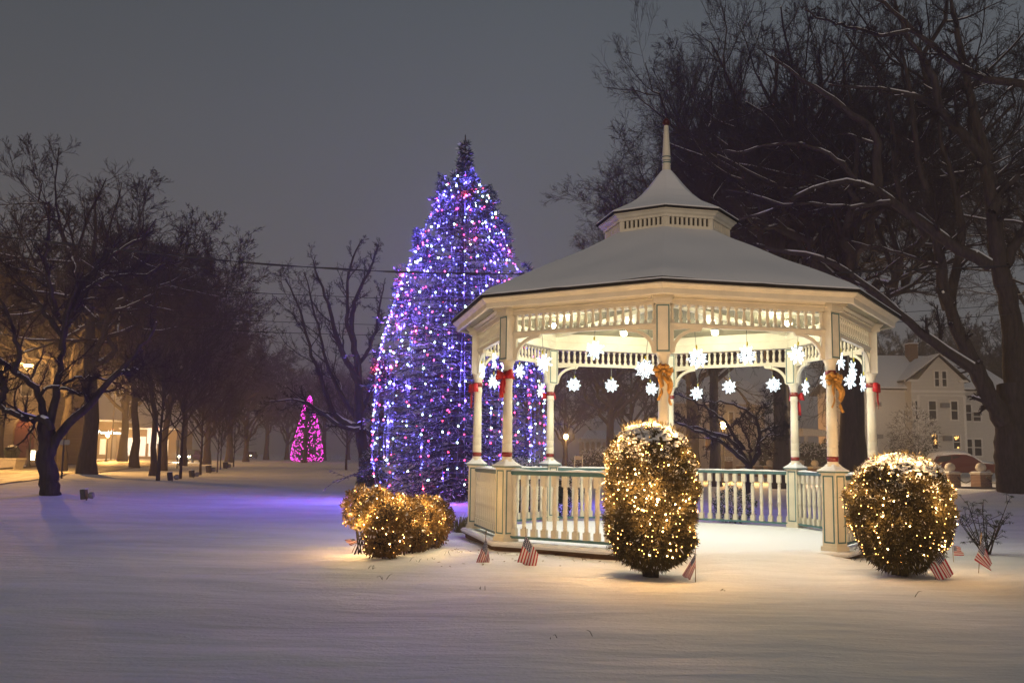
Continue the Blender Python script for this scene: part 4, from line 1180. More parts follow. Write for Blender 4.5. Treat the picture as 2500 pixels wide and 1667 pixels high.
def barrel_bush(name, c, prof, label, seed, n=30000, nbulb=230, stem=.35, snowtop=.86, light=1.0, gapband=None, lean=(0, 0)):
    rg = np.random.default_rng(seed); rs = random.Random(seed)
    H = prof[-1][1]
    zs = np.array([q[1] for q in prof]); rr = np.array([q[0] for q in prof])
    R = lambda z: np.interp(z, zs, rr)
    root = empty(name, (c[0], c[1], gz(c[0], c[1])), label=label, cat='bush')
    # stems
    b = MB()
    for i in range(9):
        a = 2 * PI * i / 9 + rs.uniform(-.3, .3); r0 = rs.uniform(.02, .09); r1 = rs.uniform(.15, .42)
        b.tube([(r0 * math.cos(a), r0 * math.sin(a), -.05), (r0 * 1.3 * math.cos(a), r0 * 1.3 * math.sin(a), stem * .5), (r1 * math.cos(a + .2), r1 * math.sin(a + .2), stem + .15), (r1 * 1.2 * math.cos(a), r1 * 1.2 * math.sin(a), H * .6)], [.035, .028, .018, .006], 6)
    for i in range(46):
        a = rs.uniform(0, 2 * PI); z = rs.uniform(.12, stem); r = rs.uniform(.08, .2)
        b.tube([(.05 * math.cos(a), .05 * math.sin(a), z), (r * math.cos(a), r * math.sin(a), z + .08), (1.9 * r * math.cos(a + .3), 1.9 * r * math.sin(a + .3), z + rs.uniform(.0, .2))], [.008, .005, .002], 4)
    b.obj('stems', BARK, root)
    # lumpy surface
    def lump(a, z): return 1 + .045 * np.sin(a * 5 + z * 7) + .035 * np.sin(a * 9 - z * 11 + 2) + .03 * np.sin(z * 19 + a * 3)
    # sample area-weighted over the profile, including the dome
    def sample(n, shell):
        t = rg.uniform(zs[0], H, n * 3); keep = rg.uniform(0, rr.max(), n * 3) < R(t) + .12
        z = t[keep][:n]; a = rg.uniform(0, 2 * PI, len(z))
        k = shell(len(z))
        r = R(z) * lump(a, z) * k
        dz = .02; slope = (R(z + dz) - R(z - dz)) / (2 * dz)
        nrm = unit(np.stack([np.cos(a), np.sin(a), -slope], 1))
        return np.stack([r * np.cos(a) + lean[0] * z, r * np.sin(a) + lean[1] * z, z], 1), nrm, a, z
    pos, nrm, a, z = sample(n, lambda k: rg.uniform(.84, 1.0, k))
    dome_n = int(n * .16)
    rt = np.sqrt(rg.uniform(0, 1, dome_n)) * R(H - .12); at = rg.uniform(0, 2 * PI, dome_n)
    zz = H - .12 * (rt / max(R(H - .12), .01)) ** 2 - .02
    p2 = np.stack([rt * np.cos(at) + lean[0] * zz, rt * np.sin(at) + lean[1] * zz, zz], 1); n2 = np.tile([0, 0, 1.0], (dome_n, 1))
    pos = np.concatenate([pos, p2]); nrm = np.concatenate([nrm, n2])
    # snow lies in clumps on the leaves, more towards the top
    nzv = np.sin(pos[:, 0] * 17 + 3 * np.sin(pos[:, 2] * 13)) * np.sin(pos[:, 1] * 15 + 2 * np.sin(pos[:, 2] * 11)) * .5 + .5
    hfrac = pos[:, 2] / H
    gap = np.sin(pos[:, 0] * 9 + pos[:, 2] * 6 + seed) * np.sin(pos[:, 1] * 8 - pos[:, 2] * 10)
    pull = 1 - .09 * (gap > .45)
    pos[:, 0] *= pull; pos[:, 1] *= pull
    psn = np.clip((hfrac - .60) * 1.7, 0, .9) * (nzv > .55) + .02
    sn = (rg.uniform(size=len(pos)) < psn)
    vv = blades(pos, nrm, .045, .007, rg, .8)
    # loose sprays hanging from the lower rim and a few stray tips over the rest
    kl = 3200; al = rg.uniform(0, 2 * PI, kl); zl = rg.uniform(zs[0] - .02, zs[0] + .28, kl); rl = R(zl) * rg.uniform(.35, 1.08, kl)
    pl_ = np.stack([rl * np.cos(al), rl * np.sin(al), zl], 1); nl_ = unit(np.stack([np.cos(al) * .6, np.sin(al) * .6, -.9 + 0 * al], 1))
    ks = rg.integers(0, len(pos), 1500)
    vv = np.concatenate([vv, blades(pl_, nl_, .085, .006, rg, .45), blades(pos[ks] * 1.02, nrm[ks], .085, .006, rg, .5)])
    sn = np.concatenate([sn, rg.uniform(size=kl + 1500) < .03])
    quads_obj('foliage', vv, [YEW, SNOW], root, sn.astype(int))
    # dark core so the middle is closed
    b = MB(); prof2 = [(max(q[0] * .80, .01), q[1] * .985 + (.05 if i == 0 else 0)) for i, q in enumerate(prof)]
    b.lathe(prof2, 24, (lean[0] * H * .5, lean[1] * H * .5, 0)); b.obj('dark_core', TWIG, root)
    # snow cap: clumps lying on top
    b = MB(); nr, na = 22, 64; v = []
    zc = snowtop * H
    for j in range(nr + 1):
        t = j / nr
        z_ = H - (H - zc) * t ** 2.0
        r_ = R(z_) if j else 0
        if j: r_ = max(r_, R(H - .02) * math.sqrt(t))
        for i in range(na):
            a_ = 2 * PI * i / na
            hh = .035 * (1 - t) + .012 * math.sin(a_ * 7 + t * 9) * math.sin(t * 12 + a_ * 2) + .008
            rr_ = (r_ * float(lump(a_, z_)) + .02 * t)
            v.append((rr_ * math.cos(a_) + lean[0] * z_, rr_ * math.sin(a_) + lean[1] * z_, z_ + hh))
    f = []
    for j in range(nr):
        for i in range(na):
            a_ = 2 * PI * i / na; t = j / nr
            nv = math.sin(a_ * 11 + 3 * math.sin(t * 17)) * math.sin(t * 31 + 2 * math.sin(a_ * 9)) + .5 * math.sin(a_ * 23 + t * 41)
            if nv > 1.1 - 2.6 * (1 - t) ** .8: continue_ = False
            else: continue_ = True
            if t > .30 and continue_: continue
            f.append((j * na + i, j * na + (i + 1) % na, (j + 1) * na + (i + 1) % na, (j + 1) * na + i))
    b.add(v, [tuple(reversed(q)) for q in f], 0, True)
    o = b.obj('snow_cap', SNOW, root)
    so = o.modifiers.new('thick', 'SOLIDIFY'); so.thickness = .018; so.offset = -1
    # string lights
    pos, nrm, a, z = sample(nbulb * 2, lambda k: np.full(k, 1.03))
    keep = z > stem + .05
    if gapband: keep &= ~((z > gapband[0]) & (z < gapband[1]) & (np.sin(a * 2 + gapband[2]) > -.2))
    pos, nrm, z = pos[keep][:nbulb], nrm[keep][:nbulb], z[keep][:nbulb]
    nt_ = int(nbulb * .14); rt = np.sqrt(rg.uniform(0, 1, nt_)) * R(H - .1); at = rg.uniform(0, 2 * PI, nt_)
    pt = np.stack([rt * np.cos(at) + lean[0] * H, rt * np.sin(at) + lean[1] * H, H - .06 * (rt / R(H - .1)) ** 2 + .02], 1)
    pos = np.concatenate([pos, pt]); nrm = np.concatenate([nrm, np.tile([0, 0, 1.0], (nt_, 1))])
    return root, pos, nrm

BW = bulb_mesh('bulb', B_WARM, .0062, 6); BWC = bulb_mesh('bulb', B_WARMC, .009, 6)
def string_on(root, pos, nrm, label, seed, light, nlights=34, color=(1.0, .56, .21), front=True, zlow=.62):
    rs = random.Random(seed)
    s = empty('string_lights', root.location, label=label, cat='string lights')
    order = sorted(range(len(pos)), key=lambda i: pos[i][1])          # nearest to the viewer first
    near = set(order[:100])
    rest = MB()
    for i in order:
        p = Vector(pos[i])
        if i in near:
            link_mesh('bulb', BWC if rs.random() < .3 else BW, s, p, (rs.uniform(-1.5, 1.5), rs.uniform(-1.5, 1.5), 0))
        else:
            rest.lathe([(a * .0125, z * .0125) for a, z in bulb_prof], 5, p)
    rest.obj('far_bulbs', B_WARM, s, kind='stuff')
    # wire: joins bulbs in bands of height
    ang = sorted(order, key=lambda i: (int(pos[i][2] / .16), math.atan2(pos[i][1], pos[i][0])))
    pts = [Vector(pos[i]) - Vector(nrm[i]) * .012 for i in ang]
    b = MB(); seg = []
    for a_, b_ in zip(pts, pts[1:]):
        if (a_ - b_).length < .30: b.tube([a_, (a_ + b_) / 2 - Vector((0, 0, .01)), b_], .0022, 3, smooth=False)
    b.obj('wire', TWIG, s)
    step = max(1, len(pos) // nlights)
    for i in range(0, len(pos), step):
        if pos[i][2] < zlow: continue
        p = root.location + Vector(pos[i]) + Vector(nrm[i]) * .05
        point(p, light, color, .03, None, 'string_light')
    return s

prof1 = [(.20, .14), (.43, .25), (.535, .46), (.575, .74), (.59, 1.05), (.565, 1.38), (.51, 1.62), (.42, 1.77), (.26, 1.87), (.02, 1.92)]
r1, p1, n1 = barrel_bush('barrel_bush', (1.81, 12.42), prof1, 'clipped barrel-shaped yew bush with snowy top in front of the nearest column', 61, n=70000, nbulb=380, gapband=(.66, .84, 1.2), stem=.24)
string_on(r1, p1, n1, 'warm string lights wrapped over the barrel bush before the gazebo entrance', 1, 2.0, 120)
prof2_ = [(.25, .10), (.42, .22), (.54, .42), (.62, .62), (.66, .85), (.655, 1.05), (.61, 1.22), (.52, 1.36), (.38, 1.46), (.2, 1.52), (.02, 1.545)]
r2_, p2_, n2_ = barrel_bush('rounded_bush', (5.14, 12.75), [(a_ * 1.0, b_) for a_, b_ in prof2_], 'clipped round yew bush with patchy snow right of the entrance', 62, n=64000, nbulb=300, stem=.15, snowtop=.84, lean=(.0, .0))
string_on(r2_, p2_, n2_, 'warm string lights spread over the round bush right of the entrance', 2, 1.8, 110)

def leafy(name, ells, n, ln, w, mats, label, seed, cat='shrub', snowp=.1, stems=True, zmin=.0, group=None, spread=1.0, woody=BARK, core=True):
    """bush made of several lobes (cx, cy, cz, rx, ry, rz) around its own base point"""
    rg = np.random.default_rng(seed); rs = random.Random(seed)
    bx_ = sum(e_[0] for e_ in ells) / len(ells); by_ = sum(e_[1] for e_ in ells) / len(ells)
    root = empty(name, (bx_, by_, gz(bx_, by_)), label=label, cat=cat, group=group)
    P_ = []; N_ = []
    for (x, y, z, rx, ry, rz) in ells:
        k = int(n * (rx * rz) / sum(e_[3] * e_[5] for e_ in ells))
        u = unit(rg.normal(size=(k, 3))); rad = rg.uniform(.72, 1.03, k) * (1 + .10 * np.sin(u[:, 0] * 7 + u[:, 2] * 9))
        p = u * rad[:, None] * np.array([rx, ry, rz]) + np.array([x - bx_, y - by_, z])
        keep = p[:, 2] > zmin
        P_.append(p[keep]); N_.append(u[keep])
    pos = np.concatenate(P_); nrm = np.concatenate(N_)
    sn = rg.uniform(size=len(pos)) < snowp * np.clip(nrm[:, 2] + .3, 0, 1.3)
    quads_obj('foliage', blades(pos, nrm, ln, w, rg, spread), mats + [SNOW], root, sn.astype(int) * len(mats))
    b = MB()
    for (x, y, z, rx, ry, rz) in ells:
        for i in range(9 if stems else 3):
            a = rs.uniform(0, 2 * PI); r = rs.uniform(.2, .8)
            b.tube([(x - bx_ + rx * .45 * math.cos(a * 2.7), y - by_ + ry * .45 * math.sin(a * 2.7), -.05), (x - bx_ + rx * .3 * math.cos(a), y - by_ + ry * .3 * math.sin(a), z * .6), (x - bx_ + rx * r * math.cos(a), y - by_ + ry * r * math.sin(a), z + rz * .5)], [.012, .008, .003], 4)
    b.obj('stems', woody, root)
    if core:
        b = MB()
        for (x, y, z, rx, ry, rz) in ells:
            T = Matrix.Diagonal((rx * .6, ry * .6, rz * .6, 1)); T.translation = (x - bx_, y - by_, z)
            b.lathe([(.01, -1), (.7, -.72), (1, 0), (.7, .72), (.01, 1)], 10, T=T)
        b.obj('dark_core', TWIG, root)  # added solid dark core, stops the lobes being see-through
    return root, pos, nrm

ells = [(-1.78, 14.05, .25, .33, .28, .25), (-1.45, 14.9, .24, .28, .3, .24), (-1.25, 15.6, .24, .26, .3, .24), (-1.85, 14.15, .60, .36, .32, .31), (-1.6, 14.6, .56, .36, .36, .31), (-1.38, 15.2, .50, .34, .38, .31), (-1.34, 15.9, .48, .32, .38, .31), (-1.20, 16.4, .42, .26, .32, .33), (-2.28, 14.9, .66, .28, .36, .31), (-2.08, 15.3, .64, .33, .38, .31)]
rh, ph, nh = leafy('hedge', ells, 36000, .05, .011, [HEDGELEAF], 'ragged twiggy hedge glowing amber, left of the gazebo', 71, snowp=.06, zmin=.03)
sel = np.random.default_rng(3).permutation(len(ph))
kk = [i for i in sel if ph[i][2] > .1][:440]
string_on(rh, ph[kk] + nh[kk] * .02, nh[kk], 'dense warm string lights tangled through the ragged hedge', 3, 2.3, 130, (1.0, .60, .22), zlow=.40)

# dark evergreen beyond the railing, small shrubs
leafy('evergreen_shrub', [(back(1268, 1130, 24)[0], 24.0, .72, .9, .7, .72), (back(1345, 1130, 24)[0], 24.2, .68, .85, .7, .68), (back(1310, 1130, 24)[0], 24.4, .8, .8, .7, .72)], 14000, .07, .014, [NEEDLE], 'dark snow-dusted evergreen shrub behind the back left railing', 72, snowp=.45)
leafy('evergreen_shrub', [(back(1790, 1170, 23)[0], 23.0, .42, .5, .5, .42)], 2500, .06, .012, [NEEDLE], 'small dark shrub glimpsed through the back right balusters', 73, snowp=.15, core=False)
leafy('evergreen_shrub', [(P(908, 1150, 46).x, 46, .45, .75, .6, .5), (P(903, 1150, 46).x, 46.2, 1.1, .5, .45, .7)], 9000, .09, .02, [NEEDLE], 'dark snow-flecked conical shrub at the foot of the tree left of the spruce', 74, snowp=.2)
leafy('evergreen_shrub', [(at_px(1472, 95)[0], 95, 1.2, 2.6, 2, 1.3), (at_px(1440, 95)[0], 95, .7, 2.4, 2, .9)], 6000, .22, .05, [NEEDLE], 'snow-topped mounded shrub before the porch with columns', 75, snowp=.5)
leafy('evergreen_shrub', [(at_px(1872, 88)[0], 88, 1.6, 1.7, 1.5, 1.9)], 6000, .22, .05, [NEEDLE], 'dark rounded cone of yew seen left of the orange lamp', 76, snowp=.12)
leafy('evergreen_shrub', [(at_px(1978, 80)[0], 80, 1.3, 3.0, 1.5, 1.5), (at_px(2030, 80)[0], 80, 1.6, 2.0, 1.5, 1.6)], 8000, .22, .05, [NEEDLE], 'dark hedge-like shrub mass seen between the back right and front right columns', 77, snowp=.25)
leafy('leafless_shrub', [(at_px(2232, 76)[0], 76, 3.0, 1.9, 1.3, 2.2), (at_px(2215, 76)[0], 76, 1.8, 1.6, 1.3, 1.5)], 3500, .35, .02, [TWIG], 'tall twiggy bush dotted with snow before the white house', 78, snowp=.45, core=False)
# rhododendron: stems carrying whorls of narrow leaves
def rhodo(c, W, H, label):
    rs = random.Random(9); rg = np.random.default_rng(9)
    root = empty('rhododendron', (c[0], c[1], gz(*c)), label=label, cat='shrub')
    b = MB(); tips = []
    for i in range(13):
        a = 2 * PI * i / 13; sx = W * rs.uniform(.3, .95) * math.cos(a) ; sy = W * .6 * math.sin(a); h = H * rs.uniform(.45, .95)
        mid = Vector((sx * .5, sy * .5, h * .45)); e_ = Vector((sx, sy, h))
        b.tube([(rs.uniform(-.08, .08), rs.uniform(-.08, .08), -.05), mid, e_], [.012, .009, .004], 5)
        tips.append(e_)
        for j in range(6):
            t = rs.uniform(.3, 1); s = mid.lerp(e_, t) if t > .5 else mid * (t * 2)
            q = s + Vector((rs.uniform(-.22, .22), rs.uniform(-.2, .2), rs.uniform(-.05, .22)))
            b.tube([s, q], [.006, .003], 4); tips.append(q)
    b.obj('stems', BARK, root)
    vs = []
    for tpt in tips:
        for j in range(11):
            a = 2 * PI * j / 11 + rs.uniform(-.2, .2); d = Vector((math.cos(a), math.sin(a), rs.uniform(-.5, .35))).normalized()
            L = rs.uniform(.055, .095); s = Vector((-d.y, d.x, 0)).normalized() * .009
            m_ = tpt + d * L * .5 + Vector((0, 0, .006))
            vs.append([tpt, m_ + s, tpt + d * L - Vector((0, 0, .012)), m_ - s])
    vs = np.array([[list(p) for p in q] for q in vs])
    quads_obj('leaves', vs, [RHODO, SNOW], root, (rg.uniform(size=len(vs)) < .08).astype(int))
rhodo((7.86, 16.05), .56, .93, 'open dark rhododendron with narrow leaf whorls at the right edge')
# winter grass clump by the deck
b = MB(); rs = random.Random(3); gx, gy = gpt(1122, 1302)
for i in range(170):
    a = rs.uniform(0, 2 * PI); L = rs.uniform(.22, .42); r = rs.uniform(0, .14); c = Vector((r * math.cos(a), r * math.sin(a), 0)); o_ = Vector((math.cos(a), math.sin(a), 0)) * L * rs.uniform(.3, .75)
    b.tube([c, c + o_ * .5 + Vector((0, 0, L * .75)), c + o_ + Vector((0, 0, L * rs.uniform(.55, .95)))], [.004, .003, .001], 3, smooth=False)
b.obj('ornamental_grass', mat('dry_grass', (.16, .13, .06), var=.3), None, loc=(gx, gy, gz(gx, gy)), label='tuft of dry arching grass between the amber hedge and the gazebo', cat='grass tuft')

# magenta lit tree far down the lawn
MY = 165.0; MXb = back(751, 1126, MY)[0]
mroot = empty('lit_evergreen', (MXb, MY, gz(MXb, MY)), label='distant evergreen pair glowing with magenta lights', cat='evergreen tree')
def mag_w(t): return float(np.interp(t, [0, .1, .35, .6, .8, .93, 1], [2.75, 2.9, 2.3, 1.6, 1.15, .5, .05]))
MH = 11.2
link_mesh('trunk', TRUNK_ME, mroot, scale=(1, 1, .9))
link_mesh('needles', NEEDLE_ME, mroot, scale=(.84, .84, .9))
mb_ = MB(); rs = random.Random(8)
for i in range(520):
    t = rs.random() ** 1.15; h = .15 + MH * t; sd = rs.choice([-1, 1]); w_ = mag_w(t)
    a = rs.uniform(-PI * .95, -.05 * PI)
    x = w_ * math.cos(a); y = w_ * math.sin(a) * .9
    if t > .66 and abs(x - .15) < .28 + (1 - t) * .5 and t < .84: continue
    if .12 < t < .5 and .9 < x - .9 * t < 1.35 and rs.random() < .75: continue
    mb_.lathe([(0, -.06), (.05, 0), (0, .06)], 4, (x, y - .2, h), smooth=False)
ms = empty('string_lights', mroot.location, label='magenta string lights covering the distant evergreen', cat='string lights')
mb_.obj('magenta_bulbs', B_MAG, ms, kind='stuff')
for dx in (-1.5, 0, 1.5):
    for z in (1.0, 3.2): point((MXb + dx, MY - 3.4, z), 3, (1, .08, .62), .3, None, 'magenta_light')
# dark trunk in front of it
tm_ = wild_tree('slim_tree', 501, 11.5, 3.2, .30, at_px(744, 150), 'dark leafless tree standing in front of the magenta lights', fork=.42, nl=6, dense=.6, minr=.02, snow=False, detail=3)

# ================================================================== STREET SIDE (left)
def facing(loc, target=(0, 0)):
    """rotation so that local -y looks back to the viewer's side"""
    return math.atan2(target[1] - loc[1], target[0] - loc[0]) + PI / 2

def globe_lamp(loc, H, label, m=SODIUM, energy=60, col=STREETWARM, lit=True, group='old-fashioned street lamps'):
    r = empty('street_lamp', loc, label=label, cat='street lamp', group=group)
    b = MB().lathe([(.20, -.05), (.20, .12), (.16, .2), (.17, .24), (.10, .34), (.085, .6), (.065, .9), (.055, H - .75), (.075, H - .72), (.05, H - .62)], 12)
    b.obj('post', METAL, r)
    MB().lathe([(.10, H - .62), (.15, H - .58), (.15, H - .55)], 12).obj('collar', METAL, r)
    MB().lathe([(.11, H - .55), (.18, H - .42), (.20, H - .28), (.16, H - .14), (.10, H - .08)], 14).obj('lamp_globe', m, r)
    MB().lathe([(.18, H - .12), (.13, H - .05), (.05, H), (.02, H + .08)], 12).obj('cap', METAL, r)
    if lit: point((loc[0], loc[1] - .35, loc[2] + H - .32), energy, col, .2, None, 'street_lamp_light')
    return r
def lamp_at(px, ytop, ybase, Yd, **k):
    X, Zt = back(px, ytop, Yd)
    return (X, Yd, gz(X, Yd)), Zt + .3
l, H = lamp_at(263, 1063, 0, 120); globe_lamp(l, H, 'lit globe street lamp beyond the road, leftmost of three, below the illuminated sign', energy=3600)
l, H = lamp_at(298, 1065, 0, 128); globe_lamp(l, H, 'lit globe street lamp beyond the road, middle one of three', energy=3600)
l, H = lamp_at(334, 1069, 0, 138); globe_lamp(l, H, 'lit globe street lamp beyond the road, rightmost of three', energy=4500)
l, H = lamp_at(76, 1050, 0, 75); globe_lamp(l, H, 'unlit globe street lamp before the brick building, beside the planter', m=GREYMETAL, lit=False)
l, H = lamp_at(1381.6, 1065, 0, 85); globe_lamp(l, H, 'lit globe street lamp seen through the back left arch of the gazebo', energy=2400)
l, H = lamp_at(1766, 1037, 0, 62); globe_lamp(l, H, 'brightest globe street lamp, seen through the gazebo right of the middle column', energy=2400)
l, H = lamp_at(1906, 1073, 0, 100); globe_lamp(l, H, 'orange globe street lamp beside the back right column', m=ORANGEL, energy=900, col=(1, .38, .08))
l, H = lamp_at(2101, 1016, 0, 56); globe_lamp(l, H, 'lit street lamp peeping out right of the great dark trunk', energy=2600, col=(1, .70, .40))
# tall road lights on arms
def road_light(px, py, Y, label, energy):
    X, Z = back(px, py, Y); r = empty('road_light', (X - 1.6, Y, gz(X - 1.6, Y)), label=label, cat='road light', group='tall road lights')
    z0 = gz(X - 1.6, Y)
    MB().tube([(0, 0, -.1), (0, 0, Z - z0 - .2), (.3, 0, Z - z0 + .1), (1.4, 0, Z - z0 + .12)], [.12, .09, .06, .05], 8).obj('pole', METAL, r)
    MB().lathe([(.0, .12), (.22, .08), (.30, 0)], 12, (1.6, 0, Z - z0)).obj('housing', METAL, r)
    MB().lathe([(.29, -.004), (.24, -.10), (.0, -.14)], 12, (1.6, 0, Z - z0)).obj('lamp', SODIUM, r)
    point((X, Y - .1, Z - .3), energy, STREETWARM, .2, None, 'road_light_light')
road_light(69, 890, 62, 'tall sodium road light, brightest, high before the brick building', 6500)
road_light(212, 897, 105, 'tall sodium road light showing beside the thick straight trunk', 8000)
road_light(307, 941, 150, 'tall sodium road light, farthest and faintest, glimmering through branches', 9000)

# brick building with a red arched door
BY = 92.0
def bx_at(px, Y=BY): return back(px, 1093, Y)[0]
bxl, bxr = bx_at(-260), bx_at(128)
bb = empty('brick_building', (bx_at(53), BY, 0), label='brick building with red arched door and snowy steps at the left edge', cat='building')
ox = bx_at(53)
w = MB(); Hb = 11.5
dx0, dx1 = -.95, 1.15; dh = 2.1; arc_ = [(dx1 * 1.0 - (dx1 - dx0) / 2 + (dx1 - dx0) / 2 * math.cos(PI * i / 12), 1.1 + dh + 1.35 * math.sin(PI * i / 12)) for i in range(13)]
w.box(bxl - ox, dx0, 0, 9, -.5, Hb); w.box(dx1, bxr - ox, 0, 9, -.5, Hb); w.box(dx0, dx1, 0, 9, 5.2, Hb)
w.prism([(dx1, 1.1 + dh), (dx1, 5.2), (dx0, 5.2), (dx0, 1.1 + dh)] + [p for p in reversed(arc_[1:-1])], 0, .6)
w.obj('wall', BRICKWALL, bb)
REDDOOR = mat('red_door', (.13, .028, .016), rough=.5)
MB().prism([(dx0, .3)] + [(dx1, .3)] + arc_, .3, .36).obj('door', REDDOOR, bb)
MB().box(bxl - ox - .1, bxr - ox + .15, -.15, 9.2, Hb, Hb + .35).obj('cornice', STONE, bb)
st = MB()
for i in range(4): st.box(-2.2 + .1 * i, 1.5 - .0 * i, -1.6 + .38 * i, 0 - .01, -.3 + .2 * i, -.1 + .22 * i)
st.obj('steps', STONE, bb)
s2 = MB()
for i in range(4): s2.box(-2.2 + .1 * i, 1.5, -1.6 + .38 * i, -1.6 + .38 * (i + 1) - .04, -.1 + .22 * i, -.02 + .22 * i)
s2.obj('step_snow', SNOW, bb)
MB().box(1.2, 2.6, -1.5, -.02, 0, 1.55).obj('porch_wall', BRICKWALL, bb)
MB().box(1.7, 2.05, -1.56, -1.51, .5, 1.35).obj('lit_window', LAMPGLOW, bb)
for i, (wx, wz) in enumerate([(-7, 3.5), (-4.2, 3.5), (-7, 7.2), (-4.2, 7.2), (.1, 7.4)]):
    f_ = MB(); frame_rect(f_, wx - .6, wx + .6, wz - .9, wz + .9, -.02, .05, .1); fo = f_.obj('window', STONE, bb)
    MB().box(wx - .5, wx + .5, -.03, -.005, wz - .8, wz + .8).obj('pane', GLASS, fo)
MB().lathe([(.0, -.14), (.13, -.05), (.13, .08), (0, .14)], 10, (.05, -.35, 4.35)).obj('door_lamp', SODIUM, bb)
point((ox + .05, BY - .8, 4.3), 90, (1, .6, .22), .1, None, 'door_lamp_light')

# planter with clipped ball
pl = empty('planter', base(26, 1147), label='square stone planter holding a clipped ball shrub before the brick building', cat='planter')
MB().lathe([(.78, -.05), (.98, .72), (1.04, .72), (1.04, .84), (.88, .84), (.85, .7)], 4, phase=PI / 4, smooth=False).obj('pot', STONE, pl)
rg = np.random.default_rng(4); u = unit(rg.normal(size=(1800, 3)))
quads_obj('ball_shrub', blades(u * .46 + np.array([0, 0, 1.25]), u, .1, .02, rg), [NEEDLE, SNOW], pl, (u[:, 2] > .75).astype(int))
MB().lathe([(.0, -.4), (.3, -.28), (.4, 0), (.3, .28), (0, .4)], 10, (0, 0, 1.25)).obj('dark_core', TWIG, pl)  # dark solid added inside the ball so no gaps show

# shop building with illuminated sign and bright windows
SY = 160.0
def sx_at(px): return back(px, 1096, SY)[0]
sb = empty('shop_building', (sx_at(260), SY, 0), label='pale shop building with a brightly lit front and white sign, far beyond the road', cat='building')
o0 = sx_at(260)
SHOPW = mat('shop_wall', (.24, .18, .12), rough=.8, var=.1)
w = MB(); w.box(sx_at(150) - o0, sx_at(272) - o0, 0, 8, -.5, 6.2); w.box(sx_at(272) - o0, sx_at(420) - o0, 2, 10, -.5, 5.0); w.obj('wall', SHOPW, sb)
MB().box(sx_at(150) - o0 - .2, sx_at(272) - o0 + .2, -.2, 8.2, 6.2, 6.5).box(sx_at(272) - o0 + .25, sx_at(420) - o0 + .2, 1.8, 10.2, 5.0, 5.3).obj('roof', SNOW, sb)
WINL = emat('lit_shop_window', (1.0, .80, .50), .5); WINC = emat('cool_lit_shop_window', (.80, .95, 1.0), .55); WING = emat('glare_window', (1.0, .93, .75), 5)
for a_, b_, z0, z1_, m_, y_ in [(163, 168, .9, 3.2, WINL, -.05), (172, 184, 1.0, 2.4, WINL, -.05), (196, 206, .9, 2.9, WINL, -.05), (226, 236, .8, 3.2, WINL, -.05), (244, 258, .8, 3.3, WINL, -.05), (284, 297, .5, 3.6, WING, 1.95), (300, 322, .6, 3.6, WINC, 1.95), (325, 344, .6, 3.8, WINC, 1.95), (352, 372, .6, 3.6, WINC, 1.95), (378, 400, .8, 3.4, WINL, 1.95)]:
    f_ = MB(); xa, xb = sx_at(a_) - o0, sx_at(b_) - o0; frame_rect(f_, xa - .08, xb + .08, z0 - .08, z1_ + .08, y_, .05, .1)
    fo = f_.obj('window', WHITEP, sb); MB().box(xa, xb, y_ - .02, y_ + .02, z0, z1_).obj('pane', m_, fo)
def text_obj(name, s, size, m, parent, loc, rot=(PI / 2, 0, 0), depth=.02):
    cu = bpy.data.curves.new(name, 'FONT'); cu.body = s; cu.size = size; cu.extrude = depth; cu.align_x = 'CENTER'; cu.align_y = 'CENTER'; cu.resolution_u = 2
    o = bpy.data.objects.new(name, cu); COL.objects.link(o); dg = bpy.context.evaluated_depsgraph_get()
    me = bpy.data.meshes.new_from_object(o.evaluated_get(dg)); bpy.data.objects.remove(o)
    me.materials.clear(); me.materials.append(m)
    return link_mesh(name, me, parent, loc, rot)
SIGNM = emat('sign_letters', (.80, 1.0, .92), 5)
sg = MB().box(-1.75, 1.75, -.06, .0, -.42, .42).obj('shop_sign', mat('sign_board', (.10, .08, .05)), sb, loc=(sx_at(268) - o0, -.02, 4.35))
text_obj('sign_letters', "People's", .82, SIGNM, sg, (-.78, -.07, .05)); text_obj('sign_letters', "United", .72, SIGNM, sg, (.98, -.07, -.02))
MB().box(.1, .5, -.1, -.06, .42, .60).obj('red_mark', emat('red_sign', (1, .1, .05), 2.0), sg)
point((sx_at(290), SY - 2.5, 2.6), 200, (1.0, .88, .62), .5, None, 'shop_light')
point((sx_at(340), SY - 2.5, 2.6), 140, (.85, .95, 1.0), .5, None, 'shop_light')
# shop sign of another colour further along
s3 = MB().box(-1.4, 1.4, 0, .25, -1.3, 1.3).obj('glowing_panel', WINC, sb, loc=(sx_at(372) - o0 - .2, 1.6, 4.0))
MB().box(-.35, .35, -.05, .0, -.6, .6).obj('green_panel', emat('green_sign', (.15, 1, .25), 1.8), sb, loc=(sx_at(383) - o0, 1.55, 3.8))
MB().box(-.6, .6, -.05, .0, -.3, .3).obj('red_panel', emat('red_panel_glow', (1, .12, .05), 1.4), sb, loc=(sx_at(368) - o0, 1.55, 5.0))
s4 = MB().box(-.5, .5, 0, .15, -.3, .3).obj('small_sign', SIGNM, sb, loc=(sx_at(190) - o0, -.3, 4.2))

